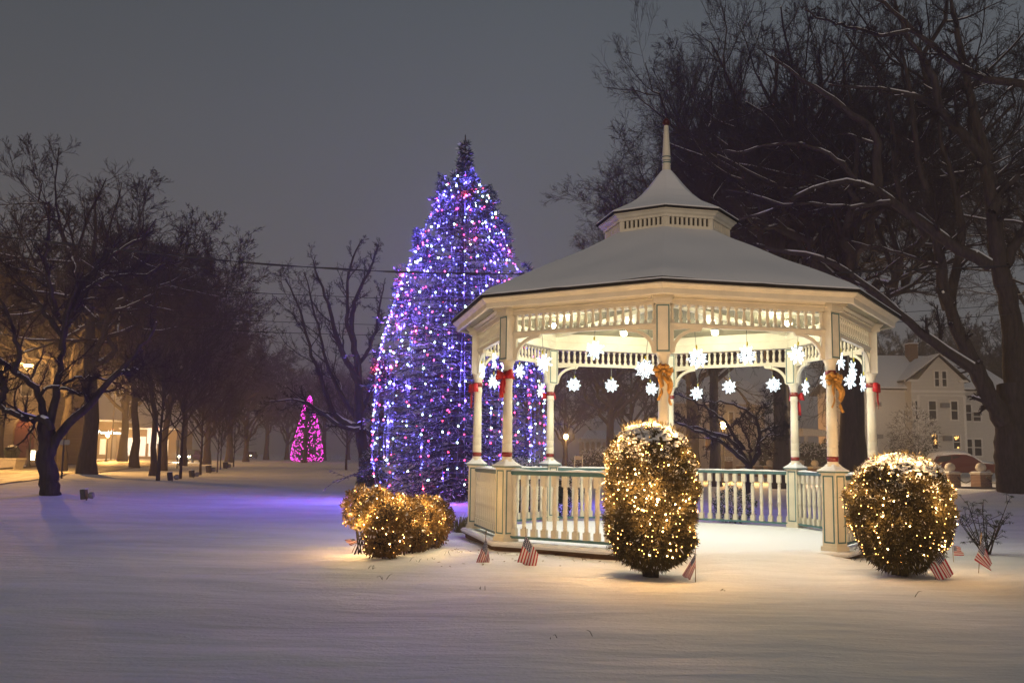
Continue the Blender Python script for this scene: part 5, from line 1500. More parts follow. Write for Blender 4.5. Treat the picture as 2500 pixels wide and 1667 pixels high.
# parked vehicle with its headlights on, up the road
def simple_car(name, loc, rz, paint, label, cat='car', snow=True, L=4.7, Wd=1.85, H=1.65, suv=True, lights=False, group=None):
    r = empty(name, loc, rz, label=label, cat=cat, group=group)
    # body: side profile loft across the width
    prof = [(-L / 2, .42), (-L / 2 + .02, .78), (-L / 2 + .12, .95), (-L * .24, 1.02), (-L * .10, H - .10), (-L * .02, H), (L * .26, H), (L * .40, H - .10), (L * .47, 1.05), (L / 2, .95), (L / 2, .45), (L * .42, .30), (-L * .42, .30)]
    b = MB(); secs = []
    for yy, sh in ((-Wd / 2, .90), (-Wd / 2 + .12, 1.0), (Wd / 2 - .12, 1.0), (Wd / 2, .90)):
        secs.append([(x * (1.0 if abs(sh - 1) < .01 else .985), yy * (1 if z < 1.05 else .80 + .06 * (sh == 1)), z if sh == 1 else (z - (.03 if z > .9 else -.03))) for x, z in prof])
    n = len(prof); v = [p for s in secs for p in s]
    f = [(j * n + i, j * n + (i + 1) % n, (j + 1) * n + (i + 1) % n, (j + 1) * n + i) for j in range(3) for i in range(n)]
    f += [tuple(reversed(range(n))), tuple(3 * n + i for i in range(n))]
    b.add(v, f, 0, False); bo = b.obj('body', paint, r); bevel(bo, .04, 2)
    g = MB()
    for s in (-1, 1):
        yy = s * (Wd / 2 * .80 + .012)
        for xa, xb, xa2, xb2 in ((-L * .205, -L * .03, -L * .095, -L * .03), (-L * .01, L * .18, -L * .01, L * .18), (L * .20, L * .42, L * .20, L * .34)):
            g.add([(xa, yy * 1.005, 1.06), (xb, yy * 1.005, 1.06), (xb2, yy * .985, H - .16), (xa2, yy * .985, H - .16)], [(0, 1, 2, 3)])
    g.obj('windows', GLASS, r)
    for sx in (-1, 1):
        for sy in (-1, 1):
            T = Matrix.Rotation(PI / 2, 4, 'X'); T.translation = (sx * L * .31, sy * (Wd / 2 - .10), .34)
            wh = MB().lathe([(.30, -.1), (.34, -.08), (.34, .08), (.30, .1)], 18, T=T).obj('wheel', METAL, r)
            T2 = Matrix.Rotation(PI / 2, 4, 'X'); T2.translation = (sx * L * .31, sy * (Wd / 2 - .0), .34)
            MB().lathe([(.20, -.015), (.20, .015)], 12, T=T2).obj('rim', GREYMETAL, wh)
    for sy in (-1, 1):
        MB().box(-L / 2 - .03, -L / 2 + .03, sy * .62 - .15, sy * .62 + .15, .68, .82).obj('headlight', LAMPGLOW if lights else WHITEP, r)
        MB().box(L / 2 - .02, L / 2 + .03, sy * .70 - .10, sy * .70 + .10, .70, .95).obj('tail_light', MAROON, r)
    if snow:
        b = MB(); pr = [(-L * .47, .96, .90), (-L * .25, 1.08, .92), (-L * .12, H - .10, .74), (-L * .03, H + .10, .74), (L * .12, H + .14, .74), (L * .27, H + .11, .74), (L * .41, H - .05, .72), (L * .47, 1.12, .84), (L * .49, .96, .88)]
        v = []; m_ = 9
        for x, z, wf in pr:
            for i in range(m_):
                t = i / (m_ - 1) * 2 - 1; v.append((x, t * Wd / 2 * wf * 1.06, z - .20 * abs(t) ** 3 - .05 * (abs(t) > .9) * math.sin(x * 6) + .015 * math.sin(x * 9 + t * 7)))
        f = [(j * m_ + i, j * m_ + i + 1, (j + 1) * m_ + i + 1, (j + 1) * m_ + i) for j in range(len(pr) - 1) for i in range(m_ - 1)]
        b.add(v, [tuple(reversed(q)) for q in f], 0, True); so = b.obj('snow_cover', SNOW, r)
        sd = so.modifiers.new('thick', 'SOLIDIFY'); sd.thickness = .1; sd.offset = 1
    return r
REDPAINT = mat('dark_red_paint', (.09, .012, .009), rough=.35, spec=.5)
DARKPAINT = mat('dark_paint', (.03, .03, .035), rough=.35, spec=.5)
c_ = at_px(2345, 69)
simple_car('parked_car', c_, PI - .05, REDPAINT, 'dark red estate car under thick snow, parked before the white house', L=4.85, H=1.62)
simple_car('parked_car', at_px(2068, 84), PI, DARKPAINT, 'snow-covered car seen beside the great dark trunk behind the pillars', H=1.55)
simple_car('parked_car', at_px(1985, 96), PI + .2, DARKPAINT, 'low dark snowy car beyond the brick pillars, right of the back right column', H=1.4)
cx0, cyy = gpt(465, 1113)
hl = (back(465, 1103, 128)[0], 128.0)
hc = simple_car('car', (hl[0], hl[1], gz(*hl)), PI / 2, DARKPAINT, 'oncoming car with glaring headlights up the road', lights=True, snow=False)
point((hl[0] - .6, hl[1] - 3.2, .9), 900, (1, .85, .6), .15, None, 'headlight_light')
HL = emat('headlight_glare', (1.0, .85, .5), 60)
for ch in hc.children:
    if ch.name.startswith('headlight'): ch.data.materials[0] = HL
hc2 = (back(612, 1112, 210)[0], 210.0)
simple_car('car', (hc2[0], hc2[1], gz(*hc2)), PI / 2, DARKPAINT, 'farthest car with small headlights left of the magenta lights', lights=True, snow=False)

# signs and fixtures on poles along the road
pp = empty('sign_pole', base(150, 1170), label='dark pole with a small sign right of the gnarled tree', cat='sign pole')
MB().lathe([(.05, -.1), (.045, 2.05)], 10).obj('pole', METAL, pp); MB().box(-.3, .3, -.03, .0, 1.72, 1.98).obj('sign_panel', GREYMETAL, pp)
p2 = empty('sign_pole', base(432, 1143), label='thin pole with a small dark sign between two roadside trunks', cat='sign pole')
MB().lathe([(.05, -.1), (.045, 2.5)], 8).obj('pole', METAL, p2); MB().box(-.2, .2, -.03, .0, 1.9, 2.5).obj('sign_panel', GREYMETAL, p2)
def floodlight(loc, rz, label, s=1.0, double=False):
    r = empty('floodlight', loc, rz, label=label, cat='floodlight', group='ground floodlights on the lawn'); r.scale = (s, s, s)
    MB().tube([(0, 0, -.1), (0, 0, .12)], .025, 8).obj('stake', METAL, r)
    b = MB(); T = Matrix.Rotation(-.15, 4, 'Y'); T.translation = (-.12, 0, .26)
    b.box(-.11, .11, -.16, .16, -.21, .21, 0, T); bevel(b.obj('lamp_box', METAL, r), .02)
    T = Matrix.Rotation(PI / 2, 4, 'Y'); T.translation = (.16, -.04, .22)
    MB().lathe([(.05, -.1), (.13, -.02), (.14, .12), (.10, .15)], 14, T=T).obj('round_lamp', GREYMETAL, r)
    sn_ = MB().box(-.22, -.01, -.15, .15, .475, .50).obj('snow', SNOW, r)
floodlight(base(211, 1222), 0, 'black box floodlight and round lamp beside the gnarled tree', .72)
floodlight(base(420, 1176), .6, 'small dark floodlight on the lawn, second from the left', .95)
floodlight(base(472, 1167), .9, 'small dark floodlight on the lawn, third from the left', .95)
floodlight(base(513, 1153), 1.0, 'small dark floodlight on the lawn, fourth from the left', 1.2)
floodlight(base(553, 1144), 1.2, 'small dark floodlight on the lawn, farthest right of the row', 1.3)

# ================================================================== WHITE HOUSE (right)
HY = 85.0
def hx_(px): return back(px, 1123, HY)[0]
def hz_(py, px=2290): return back(px, py, HY)[1]
O = hx_(2296)
hs = empty('white_house', (O, HY, 0), label='large white clapboard house with steep snowy roof and front gable at right', cat='house')
X = lambda px: hx_(px) - O
zE, zR, zB = hz_(950), hz_(860, 2296), .2
w = MB()
w.box(X(2085), X(2480), .6, 9.6, zB, zE + .05)
w.box(X(2222), X(2352), -.75, .65, zB, hz_(930))
w.prism([(X(2238), hz_(930)), (X(2352), hz_(930)), (X(2291), hz_(872))], -.75, 5)
w.prism([(X(2480), zE), (X(2480), zE + .03), (X(2480), zE + .05)], 1, 2) if False else None
w.obj('wall', CLAP, hs)
# main roof (ridge along x) and gable roof
def slab(b, p, q, r_, s, th, mi=0):
    n = (Vector(q) - Vector(p)).cross(Vector(s) - Vector(p)).normalized() * th
    v = [Vector(a) for a in (p, q, r_, s)]; v += [a + n for a in v]
    b.add(v, [(3, 2, 1, 0), (4, 5, 6, 7), (0, 1, 5, 4), (1, 2, 6, 5), (2, 3, 7, 6), (3, 0, 4, 7)], mi)
rb_ = MB()
ry = 5.4
slab(rb_, (X(2070), .15, zE - .1), (X(2495), .15, zE - .1), (X(2440), ry, zR), (X(2128), ry, zR), .12)
slab(rb_, (X(2495), 10.6, zE - .1), (X(2070), 10.6, zE - .1), (X(2128), ry + .05, zR), (X(2440), ry + .05, zR), .12)
slab(rb_, (X(2205), -1.1, hz_(932)), (X(2291), -1.1, hz_(868)), (X(2291), 5.0, hz_(868)), (X(2205), 5.0, hz_(932)), -.12)
slab(rb_, (X(2291), -1.1, hz_(868)), (X(2364), -1.1, hz_(932)), (X(2364), 5.0, hz_(932)), (X(2291), 5.0, hz_(868)), -.12)
ro = rb_.obj('roof', SHINGLE, hs)
sb2 = MB()
slab(sb2, (X(2071), .12, zE + .03), (X(2494), .12, zE + .03), (X(2440), ry, zR + .14), (X(2128), ry, zR + .14), .12)
slab(sb2, (X(2207), -1.05, hz_(932) + .10), (X(2291), -1.05, hz_(868) + .12), (X(2291), 5.0, hz_(868) + .12), (X(2207), 5.0, hz_(932) + .10), -.12)
slab(sb2, (X(2291), -1.05, hz_(868) + .12), (X(2362), -1.05, hz_(932) + .10), (X(2362), 5.0, hz_(932) + .10), (X(2291), 5.0, hz_(868) + .12), -.12)
sb2.obj('roof_snow', SNOW, hs)
MB().box(X(2278), X(2300), 4.2, 5.2, zR - .5, hz_(826)).obj('chimney', BRICK, hs)
MB().box(X(2276), X(2302), 4.1, 5.3, hz_(826), hz_(824)).obj('chimney_snow', SNOW, hs)
tr = MB()
tr.box(X(2222) - .08, X(2352) + .08, -.84, -.755, hz_(957) - .1, hz_(957) + .1); tr.box(X(2238), X(2352), -.82, -.755, hz_(968), hz_(965))
tr.box(X(2205), X(2240), -1.0, -.757, hz_(934), hz_(929)); tr.box(X(2338), X(2362), -1.0, -.757, hz_(934), hz_(929))
tr.box(X(2085) - .1, X(2222), .45, .595, zE - .25, zE - .02); tr.box(X(2352), X(2480), .45, .595, zE - .25, zE - .02)
tr.box(X(2238) - .1, X(2238) + .1, -.80, -.755, zB, hz_(966)); tr.box(X(2350) - .1, X(2350) + .12, -.80, -.755, zB, hz_(966))
tr.obj('trim', WHITEP, hs)
def win(px0, px1, py0, py1, y, double=False, lit=None):
    xa, xb, za, zb = X(px0), X(px1), hz_(py1), hz_(py0)
    f_ = MB(); frame_rect(f_, xa - .12, xb + .12, za - .14, zb + .14, y - .05, .05, .12); f_.box(xa, xb, y - .09, y - .02, (za + zb) / 2 - .035, (za + zb) / 2 + .035)
    fo = f_.obj('window', WHITEP, hs); MB().box(xa, xb, y - .03, y - .005, za, zb).obj('pane', lit or GLASS, fo)
for a_ in [(2280, 2290, 909, 944, -.75), (2298, 2308, 909, 944, -.75), (2263, 2280, 981, 1024, -.75), (2317, 2332, 981, 1024, -.75), (2230, 2237, 981, 1024, -.75), (2365, 2383, 986, 1025, .6), (2388, 2406, 1004, 1025, .6),
           (2268, 2281, 1062, 1094, -.75), (2320, 2335, 1063, 1094, -.75), (2366, 2382, 1071, 1110, .6), (2388, 2405, 1071, 1110, .6), (2140, 2150, 1060, 1092, .6)]:
    win(*a_)
for a_ in [(2291, 2309, 985, 996, -.75), (2294, 2312, 1064, 1076, -.75), (2146, 2158, 983, 994, .6), (2142, 2160, 1062, 1072, .6)]:
    MB().box(X(a_[0]), X(a_[1]), a_[4] - .45, a_[4] - .004, hz_(a_[3]), hz_(a_[2])).obj('window_air_conditioner', GREYMETAL, hs)
b = MB(); rs = random.Random(12)
for cx2, cy2, sx2, sy2, n_ in ((2275, 1079, 4, 7, 26), (2272, 1064, 6, 2, 8), (2326, 1068, 6, 4, 12), (2328, 1092, 4, 1, 5)):
    for i in range(n_):
        b.lathe([(0, -.05), (.05, 0), (0, .05)], 4, (X(cx2 + rs.uniform(-1, 1) * sx2 * (.3 + .7 * rs.random())), -.86, hz_(cy2 + rs.uniform(-1, 1) * sy2)), smooth=False)
b.obj('window_fairy_lights', emat('orange_fairy', (1, .5, .12), 2.6), hs, kind='stuff')

# porch with columns, far behind the gazebo
PY = 165.0
px_ = lambda p: back(p, 1115, PY)[0]; pz_ = lambda y: back(1450, y, PY)[1]
O2 = px_(1450)
ph_ = empty('columned_house', (O2, PY, 0), label='house with a columned porch far behind the back left arch', cat='house')
YELW = mat('cream_wall', (.55, .48, .36), rough=.7, var=.08)
MB().box(px_(1424) - O2, px_(1560) - O2, 2.5, 10, -.4, pz_(1068)).obj('wall', YELW, ph_)
MB().box(px_(1424) - O2 - .2, px_(1560) - O2 + .2, -.3, 10.3, pz_(1078), pz_(1072)).obj('porch_roof', WHITEP, ph_)
slab_ = MB(); slab(slab_, (px_(1418) - O2, -.6, pz_(1072)), (px_(1570) - O2, -.6, pz_(1072)), (px_(1540) - O2, 5, pz_(1050)), (px_(1440) - O2, 5, pz_(1050)), .15); slab_.obj('roof', SNOW, ph_)
for q in (1428, 1441, 1455, 1469, 1482, 1500, 1520):
    MB().lathe([(.26, pz_(1116)), (.2, pz_(1115)), (.18, pz_(1082)), (.28, pz_(1080)), (.28, pz_(1078))], 10, (px_(q) - O2, .1, 0)).obj('column', WHITEP, ph_)
# pale house directly behind the right-hand arch
WY = 120.0
wx = lambda p: back(p, 1117, WY)[0]; wz = lambda y: back(1750, y, WY)[1]
O3 = wx(1750)
wh = empty('pale_house', (O3, WY, 0), label='pale two-storey house front dimly seen behind the brightest globe lamp', cat='house')
MB().box(wx(1640) - O3, wx(1868) - O3, 0, 9, -.4, wz(985)).obj('wall', YELW, wh)
s_ = MB(); slab(s_, (wx(1630) - O3, -.4, wz(987)), (wx(1878) - O3, -.4, wz(987)), (wx(1850) - O3, 4.5, wz(925)), (wx(1655) - O3, 4.5, wz(925)), .2); s_.obj('roof', SNOW, wh)
for a_, b_, y0, y1 in ((1690, 1704, 1060, 1100), (1722, 1736, 1060, 1100), (1790, 1804, 1060, 1098), (1700, 1712, 1005, 1035), (1780, 1792, 1005, 1035), (1826, 1838, 1005, 1035)):
    f_ = MB(); frame_rect(f_, wx(a_) - O3 - .1, wx(b_) - O3 + .1, wz(y1) - .1, wz(y0) + .1, -.03, .04, .12); fo = f_.obj('window', WHITEP, wh)
    MB().box(wx(a_) - O3, wx(b_) - O3, -.03, -.005, wz(y1), wz(y0)).obj('pane', GLASS, fo)
# small porch between the right columns
Q = at_px(2030, 90)
pr = empty('white_porch', Q, label='small white porch roof on posts between the two right columns', cat='porch')
MB().prism([(-2.6, 3.6), (2.6, 3.6), (2.6, 3.9), (-2.6, 4.3)], 0, 2.5).obj('porch_roof', WHITEP, pr)
for x_ in (-2.3, 2.3): MB().box(x_ - .12, x_ + .12, .1, .3, -.3, 3.6).obj('porch_post', WHITEP, pr)

# white sign on two posts
Q = P(1412, 1138, 70)
sgn = empty('framed_sign', (Q.x, 70, gz(Q.x, 70)), label='blank cream sign board hung between two white posts behind the shrub', cat='sign')
zt = P(1412, 1113, 70).z
for x_ in (-.28, .28): MB().box(x_ - .035, x_ + .035, -.04, .04, -.2, zt + .03).obj('post', WHITEP, sgn)
MB().prism([(-.24, zt - .30), (.24, zt - .30), (.24, zt - .06), (.10, zt - .04), (0, zt + .01), (-.10, zt - .04), (-.24, zt - .06)], -.02, .02).obj('board', YELW, sgn)

# ================================================================== BRICK PILLARS WITH BALLS AND CHAINS
def pillar_meshes():
    b = MB().box(-.36, .36, -.36, .36, -.6, .70).mesh('pillar_shaft', BRICK)
    c = MB().box(-.40, .40, -.40, .40, .70, .755).lathe([(.58, .755), (.58, .775), (.50, .81)], 4, phase=PI / 4, smooth=False).mesh('pillar_cap', STONE)
    d = MB().lathe([(.10, .81), (.10, .84), (.20, .88), (.255, .97), (.27, 1.06), (.24, 1.17), (.16, 1.26), (.07, 1.295), (0, 1.30)], 20).mesh('stone_ball', STONE)
    s = MB().lathe([(.50, .812), (.45, .835), (.26, .85)], 4, phase=PI / 4, smooth=False).mesh('cap_snow', SNOW)
    return b, c, d, s
pb_ = pillar_meshes()
row = [(2470, 48.5, 'brick pillar with stone ball, mostly hidden behind the big forked trunk'), (2394, 51, 'brick pillar with stone ball nearest the big forked trunk'), (2319, 52.5, 'brick pillar with stone ball second from the big forked trunk'), (2255, 55, 'brick pillar with stone ball just behind the top right of the round bush'),
       (2190, 58, 'brick pillar with stone ball hidden behind the round bush'), (2125, 61, 'brick pillar with stone ball right of the front right column'), (2061, 64, 'brick pillar with stone ball in front of the great dark trunk'), (1989, 69, 'brick pillar with stone ball between the back right and front right columns'),
       (1955, 73, 'brick pillar with stone ball just right of the back right column'), (1915, 77, 'brick pillar with stone ball just left of the back right column'), (1878, 82, 'brick pillar with stone ball third from the left of the row'),
       (1847, 86, 'brick pillar with stone ball directly behind the small wide tree'), (1810, 90, 'leftmost brick pillar with stone ball, left of the small wide tree')]
tops = []
for px, Y, lab in row:
    X_, Zt = back(px, 1129.5 if px > 2200 else 1122.5, Y); z0 = Zt - 1.30
    r = empty('brick_pillar', (X_, Y, z0), .25, label=lab, cat='brick pillar', group='brick pillars with stone balls along the park edge')
    for me, nm in zip(pb_, ('pillar_shaft', 'pillar_cap', 'stone_ball', 'cap_snow')): link_mesh(nm, me, r)
    tops.append(Vector((X_, Y, z0 + .55)))
for i in range(3):
    a_, b_ = tops[i], tops[i + 1]; d = (b_ - a_).normalized() * .42; a2, b2 = a_ + d, b_ - d
    pts = [a2.lerp(b2, t / 12) - a2 - Vector((0, 0, .30 * (1 - (2 * t / 12 - 1) ** 2))) for t in range(13)]
    MB().tube(pts, .028, 5).obj('chain', METAL, None, loc=a2, label=['sagging chain from the trunk-hidden pillar to the next one', 'sagging chain between the two clearest brick pillars', 'sagging chain running behind the round bush to its pillar'][i], cat='chain', group='chains between the brick pillars')
# taller pillar with a hanging name board
Q = P(1776, 1150, 95); zt = P(1773, 1098, 95).z
tp_ = empty('sign_pillar', (Q.x, 95, 0), label='taller brick pillar with ball and white name board, left of the small wide tree', cat='brick pillar')
MB().box(-.42, .42, -.4, .4, -.4, zt - 1.05).obj('pillar_shaft', BRICK, tp_)
MB().box(-.65, .65, -.5, .5, zt - .62, zt - .45).box(-.5, .5, -.4, .4, zt - .45, zt - .36).box(-.6, .6, -.45, .45, zt - 1.05, zt - 1.0).obj('pillar_cap', STONE, tp_)
MB().lathe([(.1, -.02), (.26, .1), (.27, .2), (.2, .32), (0, .38)], 14, (-.25, 0, zt - .36)).obj('stone_ball', STONE, tp_)
MB().box(-.38, .38, -.30, .30, zt - 1.0, zt - .62).obj('pillar_core', BRICK, tp_)
bd = MB().prism([(-.42, -.22), (-.15, -.24), (0, -.3), (.15, -.24), (.42, -.22), (.40, .22), (.15, .18), (0, .24), (-.15, .18), (-.40, .22)], -.02, .02).obj('name_board', WHITEP, tp_, loc=(.02, -.55, zt - .85))
text_obj('board_letters', 'Enfield', .24, METAL, bd, (0, -.03, .03), depth=.005)
MB().box(-.25, .25, -.035, -.021, -.16, -.11).obj('board_rule', METAL, bd)

# ================================================================== FLAGS
def flag_mat():
    m = bpy.data.materials.new('flag_cloth'); m.use_nodes = True; t = m.node_tree; b = t.nodes['Principled BSDF']
    b.inputs['Roughness'].default_value = .7
    uv = t.nodes.new('ShaderNodeUVMap'); sp = t.nodes.new('ShaderNodeSeparateXYZ'); t.links.new(uv.outputs[0], sp.inputs[0])
    def mth(op, a, b_=None, c=None):
        n = t.nodes.new('ShaderNodeMath'); n.operation = op
        for i, q in enumerate((a, b_, c)):
            if q is None: continue
            if isinstance(q, (int, float)): n.inputs[i].default_value = q
            else: t.links.new(q, n.inputs[i])
        return n.outputs[0]
    U, V_ = sp.outputs[0], sp.outputs[1]
    st = mth('LESS_THAN', mth('FRACT', mth('MULTIPLY', V_, 6.5)), .5)            # 13 stripes, first one red
    can = mth('MULTIPLY', mth('LESS_THAN', U, .40), mth('LESS_THAN', V_, 7 / 13))
    cu = mth('SUBTRACT', mth('FRACT', mth('MULTIPLY', U, 6 / .40)), .5); cv = mth('SUBTRACT', mth('FRACT', mth('MULTIPLY', V_, 5 / (7 / 13))), .5)
    star = mth('LESS_THAN', mth('ADD', mth('MULTIPLY', cu, cu), mth('MULTIPLY', cv, cv)), .07)
    mx = t.nodes.new('ShaderNodeMix'); mx.data_type = 'RGBA'; t.links.new(st, mx.inputs[0]); mx.inputs[6].default_value = (.72, .70, .68, 1); mx.inputs[7].default_value = (.42, .02, .035, 1)
    m2 = t.nodes.new('ShaderNodeMix'); m2.data_type = 'RGBA'; t.links.new(star, m2.inputs[0]); m2.inputs[6].default_value = (.02, .025, .10, 1); m2.inputs[7].default_value = (.7, .7, .72, 1)
    m3 = t.nodes.new('ShaderNodeMix'); m3.data_type = 'RGBA'; t.links.new(can, m3.inputs[0]); t.links.new(mx.outputs[2], m3.inputs[6]); t.links.new(m2.outputs[2], m3.inputs[7])
    t.links.new(m3.outputs[2], b.inputs['Base Color'])
    return m
FLAG = flag_mat(); STICK = mat('wooden_stick', (.30, .20, .10), rough=.6)
def hand_flag(A, B, C, D, stick, Y, label, seed, fold=.02):
    """A canton corner, B lower hoist corner, C upper fly corner, D lower fly corner (photo pixels)"""
    sx, sy = stick[1]; g = P(sx, sy, Y); zg = gz(g.x, Y)
    o3 = Vector((g.x, Y, zg))
    r = empty('hand_flag', o3, label=label, cat='flag', group='small American flags stuck in the snow')
    q = [P(a[0], a[1], Y) - o3 for a in (A, B, C, D)]
    n = 20; v = []; uvs = []; ph = seed * 1.3
    for i in range(n + 1):
        for j in range(n + 1):
            u, w_ = i / n, j / n
            p = q[0] * (1 - u) * (1 - w_) + q[1] * (1 - u) * w_ + q[2] * u * (1 - w_) + q[3] * u * w_
            p = p + Vector((0, -.03 + fold * math.sin(w_ * 9 + ph + u * 2) * (.3 + u), -.008 * math.sin(w_ * 12 + ph)))
            v.append(p); uvs.append((u, w_))
    f = [(i * (n + 1) + j, i * (n + 1) + j + 1, (i + 1) * (n + 1) + j + 1, (i + 1) * (n + 1) + j) for i in range(n) for j in range(n)]
    me = MB().add(v, f, 0, True).mesh('flag_cloth', FLAG)
    ul = me.uv_layers.new(name='UVMap')
    for lp in me.loops: ul.data[lp.index].uv = uvs[lp.vertex_index]
    o = link_mesh('flag_cloth', me, r); s = o.modifiers.new('thick', 'SOLIDIFY'); s.thickness = .002
    top = P(stick[0][0], stick[0][1], Y) - o3
    MB().tube([Vector((0, 0, -.08)), Vector((0, 0, 0)), top], .005, 6).lathe([(.0, -.012), (.007, -.006), (.008, .004), (0, .022)], 8, top).obj('stick', STICK, r)
    return r
zf = lambda x, y: (850 + x * .23385, 1100 + y * .23385)
z8 = lambda x, y: (1950 + x * .2551, 1050 + y * .2551)
z7 = lambda x, y: (1350 + x * .31888, 950 + y * .31888)
hand_flag(zf(1440, 905), zf(1478, 1120), zf(1335, 1165), zf(1462, 1240), (zf(1440, 840), zf(1418, 1262)), 13.5, 'small American flag left of the pair before the gazebo, limp and narrow', 1)
hand_flag(zf(1852, 880), zf(1985, 1070), zf(1765, 1155), zf(1955, 1228), (zf(1850, 805), zf(1880, 1290)), 13.3, 'small American flag hanging wide below the middle of the front railing', 2)
hand_flag(z7(1088, 1250), z7(1090, 1350), z7(985, 1425), z7(1050, 1455), (z7(1090, 1190), z7(1092, 1490)), 12.05, 'small American flag drooping left just right of the barrel bush', 3, .012)
hand_flag(z8(1335, 1130), z8(1240, 1300), z8(1480, 1378), z8(1325, 1450), (z8(1345, 1055), z8(1308, 1420)), 12.45, 'small American flag leaning against the foot of the round bush', 4)
hand_flag(z8(1745, 1050), z8(1672, 1240), z8(1836, 1245), z8(1822, 1342), (z8(1747, 985), z8(1722, 1385)), 13.1, 'small American flag standing alone at the far right in front of the rhododendron', 5)
hand_flag(z8(1470, 1095), z8(1478, 1190), z8(1530, 1105), z8(1572, 1192), (z8(1468, 1080), z8(1480, 1200)), 14.4, 'small American flag peeping out behind the round bush on its right', 6, .01)
hand_flag(zf(60, 918), zf(108, 945), zf(-45, 925), zf(30, 985), (zf(110, 915), zf(40, 1000)), 15.0, 'small American flag bent down nearly flat on the snow left of the amber hedge', 7, .01)
hand_flag(zf(236, 838), zf(245, 900), zf(188, 1000), zf(238, 1025), (zf(238, 825), zf(236, 1060)), 14.6, 'small American flag half hidden by the left end of the amber hedge', 8, .01)
for i, (px, py) in enumerate([(873, 1156), (880, 1156)]):
    g = gpt(px, 1173); Y = 46; t_ = P(px, py, Y); b0_ = P(px, 1174, Y); r = empty('hand_flag', (t_.x, Y, gz(t_.x, Y)), label=['tiny furled flag left of the other by the big trunk left of the spruce', 'tiny furled flag right of the other by the big trunk left of the spruce'][i], cat='flag', group='tiny furled flags by the trunk')
    H_ = .62
    MB().tube([(0, 0, -.05), (0, 0, H_)], .012, 5).obj('stick', STICK, r); MB().tube([(.02, 0, H_ - .05), (.07, 0, H_ - .25), (.04, 0, H_ - .48)], [.01, .05, .015], 6).obj('flag_cloth', mat('furled_cloth', (.12, .05, .07)), r)

# ================================================================== OVERHEAD WIRES
def wire(pts, Y0, Y1, rad, label, twist=False, extra=None):
    Ps = [P(x, y, Y0 + (Y1 - Y0) * i / (len(pts) - 1)) for i, (x, y) in enumerate(pts)]
    A_ = resample([[*p] for p in Ps], 60)
    o3 = Vector(A_[0])
    b = MB()
    if twist:
        for ph in (0, PI):
            b.tube([Vector(p) - o3 + Vector((0, .02 * math.cos(i * .9 + ph), .02 * math.sin(i * .9 + ph))) for i, p in enumerate(A_)], rad * .8, 5)
        b.tube([Vector(p) - o3 for p in A_], rad, 5)
    else: b.tube([Vector(p) - o3 for p in A_], rad, 5)
    b.obj('power_line', METAL, None, loc=o3, label=label, cat='power line', group='overhead wires crossing behind the gazebo')
S = 2500 / 2352
WY0, WY1 = 24.5, 27.0
wire([(-120 * S, 532 * S), (0, 543 * S), (300 * S, 577 * S), (600 * S, 607 * S), (900 * S, 625 * S), (1130 * S, 629 * S), (1500 * S, 633 * S), (1900 * S, 628 * S), (2450 * S, 605 * S)], WY0, WY1, .013, 'thick twisted overhead cable, topmost of the wires', True)
wire([(-120 * S, 620 * S), (0, 628 * S), (300 * S, 653 * S), (600 * S, 674 * S), (900 * S, 686 * S), (1150 * S, 692 * S), (1600 * S, 688 * S), (2100 * S, 668 * S), (2450 * S, 648 * S)], WY0, WY1, .010, 'thin overhead wire second from the top')
wire([(-120 * S, 698 * S), (0, 704 * S), (300 * S, 722 * S), (600 * S, 738 * S), (900 * S, 747 * S), (1150 * S, 748 * S), (1600 * S, 740 * S), (2100 * S, 716 * S), (2450 * S, 690 * S)], WY0, WY1, .008, 'thin overhead wire third from the top')
wire([(-120 * S, 722 * S), (0, 727 * S), (300 * S, 746 * S), (600 * S, 763 * S), (900 * S, 771 * S), (1150 * S, 773 * S), (1600 * S, 766 * S), (2100 * S, 738 * S), (2450 * S, 712 * S)], WY0, WY1, .009, 'overhead wire, lowest of the set')

# ================================================================== ROAD, PAVEMENT, GROUND
ys = np.r_[np.arange(-14, 4, .6), np.arange(4, 24, .16), np.arange(24, 60, .45), np.arange(60, 120, 1.5), np.arange(120, 300, 8), np.arange(300, 951, 50)]
xs = np.r_[np.arange(-950, -200, 50), np.arange(-200, -60, 7), np.arange(-60, -20, 1.2), np.arange(-20, -9, .4), np.arange(-9, 12, .17), np.arange(12, 30, .45), np.arange(30, 70, 1.2), np.arange(70, 200, 7), np.arange(200, 951, 50)]
XX, YY = np.meshgrid(xs, ys)
ZZ = gh(XX, YY)
# the deck's outline: snow is drawn in at its foot
dx = XX - GC.x; dy = YY - GC.y; rr = np.hypot(dx, dy)
ZZ = np.where(rr < 3.3, -.06, ZZ)
ripple = .005 * np.sin(YY * 5.2 + 1.6 * np.sin(XX * .8) + XX * .4) * np.sin(XX * .55 + YY * .7 + 1) * (YY < 26)
ZZ = ZZ + ripple
# shallow ruts of the road (see below) are in its own sheet
nr_, nc_ = XX.shape
idx = np.arange(nr_ * nc_).reshape(nr_, nc_)
q = np.stack([idx[:-1, :-1], idx[:-1, 1:], idx[1:, 1:], idx[1:, :-1]], -1).reshape(-1, 4)
link_mesh('ground', raw_mesh('ground', np.stack([XX, YY, ZZ], -1).reshape(-1, 3), q, GROUND, True), kind='structure')
